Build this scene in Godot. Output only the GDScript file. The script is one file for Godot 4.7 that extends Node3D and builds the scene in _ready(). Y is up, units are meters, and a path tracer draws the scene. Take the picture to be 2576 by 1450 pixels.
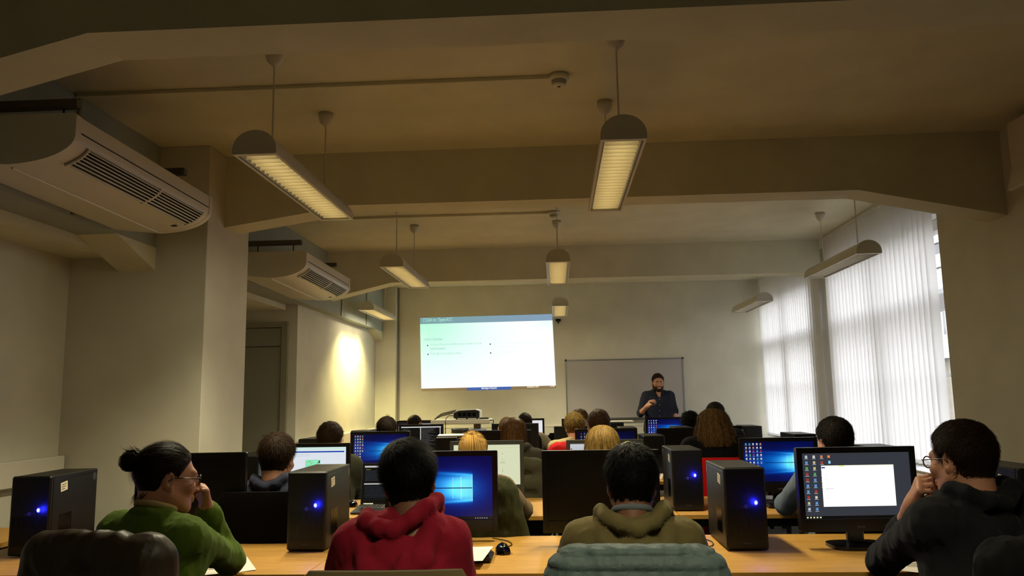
extends Node3D
# A computer teaching room: rows of beech desks, towers and monitors, seated students, a lecturer beside a projected slide.
# Room axes: x to the right, y up, -z towards the slide wall. Metres.

const CEIL := 3.08
const BEAM_Y := 2.71
const WALL_R := 2.94
const WALL_BACK := -11.76
const DESK_Y := 0.74

var M := {}
var used := {}
var rng := RandomNumberGenerator.new()


func _ready() -> void:
	rng.seed = 7
	var cam := Camera3D.new()
	cam.name = "camera"
	cam.transform = Transform3D(Basis(Vector3.UP, deg_to_rad(3.13)) * Basis(Vector3.RIGHT, deg_to_rad(7.92)) * Basis(Vector3.BACK, deg_to_rad(-0.946)), Vector3(0, 1.40, 0))
	cam.fov = rad_to_deg(2.0 * atan(725.0 / 1970.0))
	cam.near = 0.05
	cam.far = 400.0
	add_child(cam)
	cam.current = true
	var we := WorldEnvironment.new()
	we.name = "world_environment"
	var env := Environment.new()
	env.background_mode = Environment.BG_SKY
	var sky := Sky.new()
	var sm := ProceduralSkyMaterial.new()      # a bright overcast winter day
	sm.sky_top_color = Color(0.90, 0.91, 0.93)
	sm.sky_horizon_color = Color(0.95, 0.95, 0.95)
	sm.ground_horizon_color = Color(0.62, 0.62, 0.62)
	sm.ground_bottom_color = Color(0.4, 0.4, 0.4)
	sm.sky_energy_multiplier = 2.4
	sm.ground_energy_multiplier = 1.4
	sky.sky_material = sm
	env.sky = sky
	env.tonemap_mode = Environment.TONE_MAPPER_LINEAR
	env.tonemap_exposure = 1.0
	env.sdfgi_enabled = true
	env.ssao_enabled = true
	env.ssil_enabled = true
	we.environment = env
	add_child(we)
	make_materials()
	build_room()
	build_windows()
	build_outside()
	build_lamps()
	build_ceiling_units()
	build_front()
	build_desks()
	build_computers()
	build_small_things()
	build_chairs()
	build_people()


# ------------------------------------------------------------------ naming

func numbered(called: String) -> String:
	var n: int = used.get(called, 0)
	used[called] = n + 1
	return called if n == 0 else "%s_%03d" % [called, n]


func thing(called: String, label: String, category: String, at := Vector3.ZERO, turn := 0.0, group := "") -> Node3D:
	var o := Node3D.new()
	o.name = numbered(called)
	add_child(o)
	o.position = at
	o.rotation.y = turn
	tag(o, label, category, group)
	return o


func tag(o: Node3D, label: String, category: String, group := "") -> Node3D:
	o.set_meta("label", label)
	o.set_meta("category", category)
	if group != "":
		o.set_meta("group", group)
	return o


func obj(called: String, m: Mesh, mat: Material, parent: Node = null) -> MeshInstance3D:
	var o := MeshInstance3D.new()
	o.mesh = m
	o.material_override = mat
	o.cast_shadow = GeometryInstance3D.SHADOW_CASTING_SETTING_ON
	if parent == null:
		o.name = numbered(called)
		add_child(o)
	else:
		o.name = called
		parent.add_child(o, true)
	return o


func struct(called: String, m: Mesh, mat: Material, label: String, parent: Node = null) -> MeshInstance3D:
	var o := obj(called, m, mat, parent)
	if parent == null:
		o.set_meta("kind", "structure")
		o.set_meta("label", label)
	return o


# ------------------------------------------------------------------ mesh building

class Geo:
	var v := PackedVector3Array()
	var n := PackedVector3Array()
	var uv := PackedVector2Array()
	var c := PackedColorArray()
	var ix := PackedInt32Array()
	var T := Transform3D.IDENTITY
	var col := Color.WHITE

	func vert(p: Vector3, nn: Vector3, t := Vector2.ZERO) -> int:
		v.append(T * p)
		n.append((T.basis * nn).normalized())
		uv.append(t)
		c.append(col)
		return v.size() - 1

	func tri(a: int, b: int, d: int) -> void:   # anticlockwise seen from outside; stored clockwise
		ix.append(a)
		ix.append(d)
		ix.append(b)

	func poly(pts: Array, uvs := []) -> void:    # flat convex polygon, anticlockwise from outside
		var nn: Vector3 = (pts[1] - pts[0]).cross(pts[2] - pts[0])
		if nn.length_squared() < 1e-16 and pts.size() > 3:
			nn = (pts[2] - pts[0]).cross(pts[3] - pts[0])
		nn = nn.normalized()
		var first := v.size()
		for k in pts.size():
			vert(pts[k], nn, uvs[k] if uvs.size() else Vector2.ZERO)
		for k in range(1, pts.size() - 1):
			tri(first, first + k, first + k + 1)

	func facing(pts: Array, center: Vector3) -> void:
		var m := Vector3.ZERO
		for p in pts:
			m += p
		m /= pts.size()
		if (pts[1] - pts[0]).cross(pts[2] - pts[0]).dot(m - center) < 0.0:
			pts = pts.duplicate()
			pts.reverse()
		poly(pts)

	func box(ctr: Vector3, s: Vector3, b := 0.0) -> Geo:
		var h := s * 0.5
		b = minf(b, minf(h.x, minf(h.y, h.z)) * 0.98)
		var P := []   # corner -> three points
		for k in 8:
			var sg := Vector3(1 if k & 1 else -1, 1 if k & 2 else -1, 1 if k & 4 else -1)
			var o := sg * h
			P.append([ctr + o - Vector3(0, sg.y, sg.z) * b, ctr + o - Vector3(sg.x, 0, sg.z) * b, ctr + o - Vector3(sg.x, sg.y, 0) * b])
		var bits := [1, 2, 4]
		for a in 3:
			var e1: int = bits[(a + 1) % 3]
			var e2: int = bits[(a + 2) % 3]
			for side in 2:
				var k0: int = bits[a] if side else 0
				facing([P[k0][a], P[k0 | e1][a], P[k0 | e1 | e2][a], P[k0 | e2][a]], ctr)
		if b > 0.0:
			for a in 3:
				var ba: int = bits[a]
				var a1 := (a + 1) % 3
				var a2 := (a + 2) % 3
				for q in 4:
					var k0: int = (bits[a1] if q & 1 else 0) | (bits[a2] if q & 2 else 0)
					facing([P[k0][a1], P[k0 | ba][a1], P[k0 | ba][a2], P[k0][a2]], ctr)
			for k in 8:
				facing([P[k][0], P[k][1], P[k][2]], ctr)
		return self

	func span(a: Vector3, b: Vector3, bev := 0.0) -> Geo:
		return box((a + b) * 0.5, (b - a).abs(), bev)

	func prism(prof: PackedVector2Array, z0: float, z1: float, smooth := false) -> Geo:   # profile in xy, swept along z
		if not Geometry2D.is_polygon_clockwise(prof):
			prof = prof.duplicate()
		else:
			prof = prof.duplicate()
			prof.reverse()
		var m := prof.size()
		if z1 < z0:
			var t := z0
			z0 = z1
			z1 = t
		var tris := Geometry2D.triangulate_polygon(prof)
		for side in 2:
			var z := z1 if side else z0
			var first := v.size()
			for p in prof:
				vert(Vector3(p.x, p.y, z), Vector3(0, 0, 1 if side else -1), p)
			for k in range(0, tris.size(), 3):
				var a := prof[tris[k]]
				var b := prof[tris[k + 1]]
				var d := prof[tris[k + 2]]
				var ccw := (b - a).cross(d - a) > 0.0
				if ccw == (side == 1):
					tri(first + tris[k], first + tris[k + 1], first + tris[k + 2])
				else:
					tri(first + tris[k], first + tris[k + 2], first + tris[k + 1])
		for k in m:
			var p := prof[k]
			var q := prof[(k + 1) % m]
			var e := (q - p).normalized()
			var nn := Vector3(e.y, -e.x, 0)
			var na := nn
			var nb := nn
			if smooth:
				var e0 := (p - prof[(k + m - 1) % m]).normalized()
				var e2 := (prof[(k + 2) % m] - q).normalized()
				if e0.dot(e) > 0.8:
					na = (nn + Vector3(e0.y, -e0.x, 0)).normalized()
				if e2.dot(e) > 0.8:
					nb = (nn + Vector3(e2.y, -e2.x, 0)).normalized()
			var f := v.size()
			vert(Vector3(p.x, p.y, z0), na)
			vert(Vector3(q.x, q.y, z0), nb)
			vert(Vector3(q.x, q.y, z1), nb)
			vert(Vector3(p.x, p.y, z1), na)
			tri(f, f + 1, f + 2)
			tri(f, f + 2, f + 3)
		return self

	func grid(pts: Array, closed_u := false, flip := false, uvs := true) -> Geo:   # rows of points (each row an Array/PackedVector3Array); smooth
		var nv := pts.size()
		var nu: int = pts[0].size()
		var first := v.size()
		for j in nv:
			for i in nu:
				var pu: Vector3 = pts[j][(i + 1) % nu if closed_u else mini(i + 1, nu - 1)] - pts[j][(i + nu - 1) % nu if closed_u else maxi(i - 1, 0)]
				var pv: Vector3 = pts[mini(j + 1, nv - 1)][i] - pts[maxi(j - 1, 0)][i]
				var nn := pu.cross(pv)
				if nn.length_squared() < 1e-18:
					nn = Vector3.UP
				nn = nn.normalized() * (-1.0 if flip else 1.0)
				vert(pts[j][i], nn, Vector2(float(i) / maxi(nu - 1, 1), float(j) / maxi(nv - 1, 1)))
		for j in nv - 1:
			for i in (nu if closed_u else nu - 1):
				var a := first + j * nu + i
				var b := first + j * nu + (i + 1) % nu
				if flip:
					tri(a, b + nu, b)
					tri(a, a + nu, b + nu)
				else:
					tri(a, b, b + nu)
					tri(a, b + nu, a + nu)
		return self

	func tube(path: Array, r, seg := 8, caps := true) -> Geo:
		var rows := []
		var up := Vector3.UP
		for k in path.size():
			var d: Vector3 = (path[mini(k + 1, path.size() - 1)] - path[maxi(k - 1, 0)]).normalized()
			if absf(d.dot(up)) > 0.95:
				up = Vector3.RIGHT if absf(d.x) < 0.9 else Vector3.BACK
			var x := up.cross(d).normalized()
			var y := d.cross(x)
			up = y
			var rr: float = r[k] if r is Array else r
			var row := []
			for i in seg:
				var a := TAU * i / seg
				row.append(path[k] + (x * cos(a) + y * sin(a)) * rr)
			rows.append(row)
		grid(rows, true)
		if caps:
			var a0: Array = rows[0].duplicate()
			a0.reverse()
			poly(a0)
			poly(rows[rows.size() - 1])
		return self

	func lathe(prof: Array, seg := 24, ctr := Vector3.ZERO) -> Geo:   # prof: Vector2(radius, y) from top to bottom
		var rows := []
		for p in prof:
			var row := []
			for i in seg:
				var a := TAU * i / seg
				row.append(ctr + Vector3(cos(a) * p.x, p.y, sin(a) * p.x))
			rows.append(row)
		grid(rows, true, false)
		return self

	func ball(ctr: Vector3, r: Vector3, seg := 16, rings := 10) -> Geo:
		var rows := []
		for j in rings + 1:
			var t := PI * j / rings
			var row := []
			for i in seg:
				var a := TAU * i / seg
				row.append(ctr + Vector3(cos(a) * sin(t) * r.x, cos(t) * r.y, sin(a) * sin(t) * r.z))
			rows.append(row)
		return grid(rows, true)

	func mesh() -> ArrayMesh:
		var arr := []
		arr.resize(Mesh.ARRAY_MAX)
		arr[Mesh.ARRAY_VERTEX] = v
		arr[Mesh.ARRAY_NORMAL] = n
		arr[Mesh.ARRAY_TEX_UV] = uv
		arr[Mesh.ARRAY_COLOR] = c
		arr[Mesh.ARRAY_INDEX] = ix
		var am := ArrayMesh.new()
		am.add_surface_from_arrays(Mesh.PRIMITIVE_TRIANGLES, arr)
		return am


func bx(a: Vector3, b: Vector3, bev := 0.0) -> ArrayMesh:
	return Geo.new().span(a, b, bev).mesh()


func curve(pts: Array, per := 6) -> Array:    # Catmull-Rom through the points
	var out := []
	for k in pts.size() - 1:
		var p0: Vector3 = pts[maxi(k - 1, 0)]
		var p1: Vector3 = pts[k]
		var p2: Vector3 = pts[k + 1]
		var p3: Vector3 = pts[mini(k + 2, pts.size() - 1)]
		for i in per:
			out.append(p1.cubic_interpolate(p2, p0, p3, float(i) / per))
	out.append(pts[pts.size() - 1])
	return out


# ------------------------------------------------------------------ materials

func noise_tex(freq: float, octaves: int, seed_: int, size := 256, ramp_lo := Color.BLACK, ramp_hi := Color.WHITE, typ := FastNoiseLite.TYPE_SIMPLEX_SMOOTH) -> Texture2D:
	var f := FastNoiseLite.new()
	f.seed = seed_
	f.noise_type = typ
	f.frequency = freq
	f.fractal_octaves = octaves
	var im := f.get_seamless_image(size, size)
	im.convert(Image.FORMAT_RGB8)
	var d := im.get_data()
	for k in range(0, d.size(), 3):
		var t := d[k] / 255.0
		var cc := ramp_lo.lerp(ramp_hi, t)
		d[k] = int(cc.r * 255.0)
		d[k + 1] = int(cc.g * 255.0)
		d[k + 2] = int(cc.b * 255.0)
	return ImageTexture.create_from_image(Image.create_from_data(size, size, false, Image.FORMAT_RGB8, d))


func bump_tex(freq: float, octaves: int, seed_: int, strength := 3.0, size := 256) -> Texture2D:
	var f := FastNoiseLite.new()
	f.seed = seed_
	f.frequency = freq
	f.fractal_octaves = octaves
	var im := f.get_seamless_image(size, size)
	im.convert(Image.FORMAT_RGBA8)
	im.bump_map_to_normal_map(strength)
	return ImageTexture.create_from_image(im)


func mat(color: Color, rough := 0.6, metal := 0.0, spec := 0.5) -> StandardMaterial3D:
	var m := StandardMaterial3D.new()
	m.albedo_color = color
	m.roughness = rough
	m.metallic = metal
	m.metallic_specular = spec
	return m


func triplanar(m: StandardMaterial3D, scale: Vector3, world := false) -> StandardMaterial3D:
	m.uv1_triplanar = true
	m.uv1_world_triplanar = world
	m.uv1_scale = scale
	return m


func glow(color: Color, energy: float) -> StandardMaterial3D:
	var m := mat(color, 0.6)
	m.emission_enabled = true
	m.emission = color
	m.emission_energy_multiplier = energy
	return m


var cloth_normal: Texture2D
var wall_normal: Texture2D

func cloth(color: Color, rough := 0.9, scale := 14.0, rim := 0.3, strength := 0.5) -> StandardMaterial3D:
	var m := mat(color, rough, 0.0, 0.25)
	m.albedo_texture = T_cloth
	m.normal_enabled = true
	m.normal_texture = cloth_normal
	m.normal_scale = strength
	m.rim_enabled = true
	m.rim = rim
	m.rim_tint = 0.6
	return triplanar(m, Vector3.ONE * scale)

var T_cloth: Texture2D
var T_wood: Texture2D


func wood_image() -> Texture2D:
	var w := 512
	var h := 256
	var f := FastNoiseLite.new()
	f.seed = 3
	f.frequency = 0.02
	f.fractal_octaves = 3
	var g := FastNoiseLite.new()
	g.seed = 9
	g.frequency = 0.35
	var d := PackedByteArray()
	d.resize(w * h * 3)
	for y in h:
		for x in w:
			var a := f.get_noise_2d(x * 0.25, y * 3.0) * 0.5 + 0.5
			var b := g.get_noise_2d(x * 0.12, y * 1.0) * 0.5 + 0.5
			var t := clampf(0.86 + 0.14 * a - 0.10 * b * b, 0.0, 1.0)
			var k := (y * w + x) * 3
			d[k] = int(255.0 * t)
			d[k + 1] = int(255.0 * t * (0.97 + 0.03 * a))
			d[k + 2] = int(255.0 * t * (0.92 + 0.08 * a))
	return ImageTexture.create_from_image(Image.create_from_data(w, h, false, Image.FORMAT_RGB8, d))


func make_materials() -> void:
	cloth_normal = bump_tex(0.12, 3, 5, 4.0)
	wall_normal = bump_tex(0.05, 4, 8, 2.0)
	T_cloth = noise_tex(0.2, 3, 21, 256, Color(0.78, 0.78, 0.78), Color(1, 1, 1))
	T_wood = wood_image()
	var t_wall := noise_tex(0.01, 4, 2, 256, Color(0.95, 0.95, 0.95), Color(1, 1, 1))
	var wall := mat(Color(0.80, 0.785, 0.715), 0.9, 0.0, 0.2)
	wall.albedo_texture = t_wall
	wall.normal_enabled = true
	wall.normal_texture = wall_normal
	wall.normal_scale = 0.06
	M.wall = triplanar(wall, Vector3.ONE * 0.8, true)
	var ceil_ := wall.duplicate()
	ceil_.albedo_color = Color(0.83, 0.815, 0.71)
	M.ceiling = ceil_
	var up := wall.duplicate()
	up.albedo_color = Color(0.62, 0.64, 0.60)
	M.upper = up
	M.door = mat(Color(0.50, 0.49, 0.42), 0.55)
	M.doorframe = mat(Color(0.52, 0.50, 0.42), 0.5)
	var fl := mat(Color(0.33, 0.33, 0.33), 0.7)
	fl.albedo_texture = noise_tex(0.15, 4, 31, 256, Color(0.7, 0.7, 0.7), Color(1, 1, 1))
	M.floor = triplanar(fl, Vector3.ONE * 1.5, true)
	var wd := mat(Color(0.79, 0.60, 0.28), 0.42, 0.0, 0.45)
	wd.albedo_texture = T_wood
	M.wood = triplanar(wd, Vector3(0.9, 1.8, 1.8), true)
	M.woodedge = mat(Color(0.66, 0.46, 0.20), 0.5)
	M.steel = mat(Color(0.10, 0.10, 0.11), 0.45, 0.3)
	M.white = mat(Color(0.80, 0.78, 0.72), 0.45)
	M.lampwhite = mat(Color(0.74, 0.72, 0.65), 0.4)
	M.rod = mat(Color(0.78, 0.76, 0.70), 0.4)
	M.frame = mat(Color(0.82, 0.82, 0.82), 0.35)
	M.black = mat(Color(0.022, 0.022, 0.024), 0.38)
	M.blacktop = mat(Color(0.05, 0.05, 0.052), 0.42)
	M.gloss = mat(Color(0.012, 0.012, 0.014), 0.18)
	M.screenoff = mat(Color(0.010, 0.011, 0.013), 0.30)
	M.bezel = mat(Color(0.028, 0.028, 0.03), 0.3)
	M.greybezel = mat(Color(0.16, 0.16, 0.14), 0.4)
	M.case = mat(Color(0.045, 0.047, 0.048), 0.40, 0.2)
	M.sticker = mat(Color(0.80, 0.76, 0.66), 0.6)
	M.mark = mat(Color(0.30, 0.30, 0.32), 0.35, 0.6)
	M.led = glow(Color(0.10, 0.12, 1.0), 22.0)
	M.ledwhite = glow(Color(0.45, 0.5, 1.0), 60.0)
	M.paper = mat(Color(0.86, 0.83, 0.78), 0.85)
	M.ink = mat(Color(0.12, 0.12, 0.13), 0.8)
	M.cable = mat(Color(0.02, 0.02, 0.022), 0.5)
	M.alu = mat(Color(0.55, 0.55, 0.55), 0.35, 0.8)
	M.skin = mat(Color(0.66, 0.47, 0.37), 0.5, 0.0, 0.4)
	M.skin.subsurf_scatter_enabled = true
	M.skin.subsurf_scatter_strength = 0.06
	M.trousers = cloth(Color(0.06, 0.07, 0.10))
	M.skindark = mat(Color(0.47, 0.32, 0.24), 0.5, 0.0, 0.4)
	M.skindark.subsurf_scatter_enabled = true
	M.skindark.subsurf_scatter_strength = 0.05


# ------------------------------------------------------------------ the room

func build_room() -> void:
	struct("floor", bx(Vector3(-3.6, -0.2, -12.2), Vector3(3.6, 0.0, 3.4)), M.floor, "dark grey floor under the desk rows")
	struct("ceiling", bx(Vector3(-2.86, CEIL, -12.2), Vector3(3.6, CEIL + 0.25, 3.4)), M.ceiling, "cream painted concrete ceiling between the beams")
	struct("wall_back", bx(Vector3(-3.6, 0, WALL_BACK - 0.25), Vector3(3.6, CEIL, WALL_BACK)), M.wall, "cream front wall carrying slide and whiteboard")
	struct("wall_rear", bx(Vector3(-3.6, 0, 3.0), Vector3(3.6, CEIL, 3.25)), M.wall, "cream wall behind the last row")
	# left: aisle wall, low soffit, long beam, upper wall
	struct("wall_left", bx(Vector3(-3.4, 0, -5.2), Vector3(-3.16, 2.6, 3.0)), M.wall, "cream left wall beside the nearest desk row")
	struct("wall_aisle", bx(Vector3(-2.95, 0, -11.76), Vector3(-2.70, 2.6, -8.05)), M.wall, "pale left wall washed by the last lamp")
	struct("wall_door", bx(Vector3(-3.7, 0, -8.25), Vector3(-2.95, 2.6, -8.05)), M.wall, "short wall with the grey door, beyond the left pillar")
	struct("wall_niche", bx(Vector3(-3.7, 0, -8.1), Vector3(-3.5, 2.6, -5.0)), M.wall, "hidden side of the door niche")
	struct("ceiling_soffit", bx(Vector3(-3.7, 2.345, -8.05), Vector3(-2.83, 2.6, 3.0)), M.ceiling, "low soffit over the left aisle")
	# upper wall over the long beam
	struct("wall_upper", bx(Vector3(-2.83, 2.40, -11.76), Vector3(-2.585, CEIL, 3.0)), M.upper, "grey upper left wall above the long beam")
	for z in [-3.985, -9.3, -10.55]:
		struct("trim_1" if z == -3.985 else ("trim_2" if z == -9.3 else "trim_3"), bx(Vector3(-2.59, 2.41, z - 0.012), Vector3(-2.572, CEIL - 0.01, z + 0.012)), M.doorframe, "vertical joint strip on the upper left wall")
	for z in [[4.88, -1.0], [11.60, -1.0]]:
		var g := Geo.new()      # the haunch of the long beam in front of each pier
		var zz: float = -z[0]
		g.T = Transform3D(Basis(Vector3.UP, PI / 2), Vector3.ZERO)
		g.T = Transform3D(Basis(Vector3(0, 0, -1), Vector3.UP, Vector3(1, 0, 0)), Vector3(0, 0, 0))
		g.prism(PackedVector2Array([Vector2(-zz - 0.46, 2.399), Vector2(-zz, 2.25), Vector2(-zz, 2.40), Vector2(-zz - 0.46, 2.40)]), -2.83, -2.585)
		struct("trim_4" if z[0] < 5 else "trim_5", g.mesh(), M.ceiling, "haunch of the long left beam at its pier")
	# pillars
	struct("wall_pillar_left", bx(Vector3(-3.5, 0, -5.56), Vector3(-2.245, CEIL, -4.88), 0.004), M.wall, "broad cream pillar on the left")
	struct("wall_pillar_right", bx(Vector3(WALL_R, 0, -6.06), Vector3(3.5, CEIL, -4.86), 0.004), M.wall, "cream pillar on the right beside the near blind")
	struct("wall_pier_back", bx(Vector3(-2.70, 0, -11.76), Vector3(-2.39, CEIL, -11.60), 0.003), M.wall, "shallow pier in the back left corner")
	struct("trim_6", Geo.new().tube([Vector3(-2.375, 0, -11.745), Vector3(-2.375, CEIL, -11.745)], 0.014, 10).mesh(), M.doorframe, "thin grey riser pipe in the back left corner")
	# beams, with a haunch at each end
	beam("beam_near", -2.55, -2.78, -2.62, WALL_R, "nearest haunched concrete beam across the ceiling")
	beam("beam_middle", -5.13, -5.36, -2.245, WALL_R, "middle haunched concrete beam with the pillars")
	beam("beam_far", -8.72, -8.95, -2.585, WALL_R, "farthest haunched concrete beam before the slide wall")
	# door in the niche
	var d := thing("door_1", "grey door with transom panel in the left niche", "door", Vector3(-2.99, 0, -8.05))
	d.remove_meta("category")
	d.set_meta("kind", "structure")
	obj("door_frame", Geo.new().span(Vector3(-0.62, 0, 0), Vector3(-0.555, 2.22, 0.05)).span(Vector3(0.14, 0, 0), Vector3(0.20, 2.22, 0.05)).span(Vector3(-0.555, 2.16, 0), Vector3(0.14, 2.22, 0.05)).mesh(), M.doorframe, d)
	var leaf := obj("door_leaf", bx(Vector3(-0.55, 0.01, 0.0), Vector3(0.135, 1.955, 0.035), 0.004), M.door, d)
	obj("transom_panel", bx(Vector3(-0.55, 1.965, 0.0), Vector3(0.135, 2.155, 0.035), 0.004), M.door, d)
	obj("door_handle", Geo.new().tube([Vector3(0.09, 1.05, 0.035), Vector3(0.09, 1.05, 0.085), Vector3(-0.02, 1.05, 0.085)], 0.009, 8).mesh(), M.alu, leaf)
	# dado trunking on the back and left walls
	var tr := Geo.new()
	tr.span(Vector3(-2.39, 0.83, WALL_BACK), Vector3(2.86, 0.985, WALL_BACK + 0.055), 0.006)
	tr.span(Vector3(-2.39, 0.955, WALL_BACK), Vector3(2.86, 0.962, WALL_BACK + 0.06))
	struct("trim_7", tr.mesh(), M.white, "pale cable trunking along the slide wall")
	struct("trim_8", Geo.new().span(Vector3(-2.70, 0.83, -11.6), Vector3(-2.645, 0.985, -8.1), 0.006).mesh(), M.white, "pale cable trunking on the left wall under the lit patch")
	for k in 4:
		var zz := -9.1 - 0.55 * k
		var so := thing("wall_socket", ["socket nearest the door on the left wall trunking", "second socket from the door on the left trunking", "third socket from the door on the left trunking", "socket deepest in the room on the left trunking"][k], "socket", Vector3(-2.645, 0.905, zz), PI / 2, "sockets in the left trunking")
		obj("plate", bx(Vector3(-0.04, -0.04, 0), Vector3(0.04, 0.04, 0.008), 0.003), M.frame, so)
		obj("recess", Geo.new().tube([Vector3(0, 0, 0.0), Vector3(0, 0, 0.0095)], 0.021, 14).mesh(), M.doorframe, so)
	struct("trim_9", Geo.new().span(Vector3(-3.16, 0.93, -4.86), Vector3(-3.10, 1.08, 0.0), 0.006).mesh(), M.white, "cable trunking along the near left wall")
	struct("baseboard_back", bx(Vector3(-2.39, 0, WALL_BACK), Vector3(2.9, 0.08, WALL_BACK + 0.015)), M.doorframe, "grey baseboard under the slide wall")


func beam(called: String, z0: float, z1: float, xl: float, xr: float, label: String) -> void:
	var hl := 0.87
	var prof := PackedVector2Array([Vector2(xl, CEIL), Vector2(xl, 2.58), Vector2(xl + hl, BEAM_Y), Vector2(xr - hl - 0.06, BEAM_Y), Vector2(xr, 2.515), Vector2(xr, CEIL)])
	if called == "beam_near":
		prof[1] = Vector2(xl, 2.46)
		prof[2] = Vector2(-1.64, BEAM_Y)
	elif called == "beam_far":
		prof[1] = Vector2(xl, 2.54)
		prof[2] = Vector2(-1.85, BEAM_Y)
		prof[3] = Vector2(xr - 0.3, BEAM_Y)
		prof[4] = Vector2(xr, 2.685)
	struct(called, Geo.new().prism(prof, z1, z0).mesh(), M.ceiling, label)


# ------------------------------------------------------------------ windows and blinds

func build_windows() -> void:
	# outer wall in the window plane, with sill; openings between z -12..-6.06
	struct("wall_right", bx(Vector3(3.16, 0, -12.0), Vector3(3.42, 0.76, -6.06)), M.wall, "window parapet on the right")
	struct("wall_right_near", bx(Vector3(3.2, 0, -4.9), Vector3(3.5, CEIL, 3.0)), M.wall, "right wall beside the camera")
	struct("window_sill", bx(Vector3(2.955, 0.70, -11.76), Vector3(3.42, 0.745, -6.06), 0.004), M.frame, "pale window sill along the right wall").set_meta("kind", "structure")
	struct("wall_right_lintel", bx(Vector3(3.16, 2.79, -12.0), Vector3(3.42, CEIL, -6.06)), M.wall, "lintel above the windows")
	struct("trim_11", bx(Vector3(3.05, 2.80, -8.6), Vector3(3.16, 2.96, -6.07), 0.006), M.frame, "pale roller shutter box above the near window")
	window("window_1", -6.06, -8.62, "near tall window behind the vertical blind")
	window("window_2", -9.40, -11.76, "far tall window in the corner by the slide wall")
	struct("trim_10", bx(Vector3(3.1, 0.74, -9.40), Vector3(3.42, 2.79, -8.62), 0.004), M.frame, "white post between the two windows")
	blind("vertical_blind", -6.20, -8.60, 2.955, 26, 0.80, 3.05, 3, "white vertical blind nearest the right pillar")
	blind("vertical_blind", -9.16, -11.68, 3.03, 28, 0.80, 3.05, 11, "white vertical blind in the corner beside the slide wall")
	# the white housing high on the right wall
	var h := thing("pelmet_box", "white housing high on the right above the pillar", "housing", Vector3(2.94, 2.6, -4.4))
	var prof := PackedVector2Array([Vector2(0.0, 0.02), Vector2(-0.15, -0.005), Vector2(-0.165, 0.0), Vector2(-0.125, 0.13), Vector2(-0.125, 0.42), Vector2(0.0, 0.42)])
	obj("cover", Geo.new().prism(prof, -0.42, 1.55).mesh(), M.white, h)
	obj("end_plate", Geo.new().prism(PackedVector2Array([Vector2(0.0, 0.03), Vector2(-0.13, 0.02), Vector2(-0.112, 0.13), Vector2(-0.112, 0.40), Vector2(0.0, 0.40)]), -0.43, -0.42).mesh(), M.white, h)


func window(called: String, z0: float, z1: float, label: String) -> void:
	var w := thing(called, label, "window")
	w.remove_meta("category")
	w.set_meta("kind", "structure")
	var x := 3.24
	var n := 2
	var t := 0.07
	var g := Geo.new()
	g.span(Vector3(x - 0.05, 0.745, z1), Vector3(x + 0.05, 0.745 + t, z0))
	g.span(Vector3(x - 0.05, 2.79 - t, z1), Vector3(x + 0.05, 2.79, z0))
	g.span(Vector3(x - 0.05, 2.06, z1), Vector3(x + 0.05, 2.19, z0))
	for k in n + 1:
		var z := lerpf(z0 - t / 2, z1 + t / 2, float(k) / n)
		g.span(Vector3(x - 0.05, 0.745, z - t / 2), Vector3(x + 0.05, 2.79, z + t / 2))
	obj("window_frame", g.mesh(), M.frame, w)
	for k in n:
		var za := lerpf(z0 - t / 2, z1 + t / 2, float(k) / n) - t / 2
		var zb := lerpf(z0 - t / 2, z1 + t / 2, float(k + 1) / n) + t / 2
		for lv in [[0.815, 2.06], [2.19, 2.72]]:
			obj("pane", bx(Vector3(x - 0.004, lv[0], zb), Vector3(x + 0.004, lv[1], za)), pane_mat(), w)
		# casement rail and sash bead
		obj("sash", Geo.new().span(Vector3(x - 0.06, 1.50, zb), Vector3(x - 0.02, 1.53, za)).span(Vector3(x - 0.065, 0.815, za - 0.035), Vector3(x - 0.02, 2.06, za)).span(Vector3(x - 0.065, 0.815, zb), Vector3(x - 0.02, 2.06, zb + 0.035)).mesh(), M.frame, w)


var _pane: StandardMaterial3D
func pane_mat() -> StandardMaterial3D:
	if _pane == null:
		_pane = StandardMaterial3D.new()
		_pane.albedo_color = Color(0.95, 0.98, 0.97, 0.05)
		_pane.transparency = BaseMaterial3D.TRANSPARENCY_ALPHA
		_pane.roughness = 0.02
	return _pane


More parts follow.
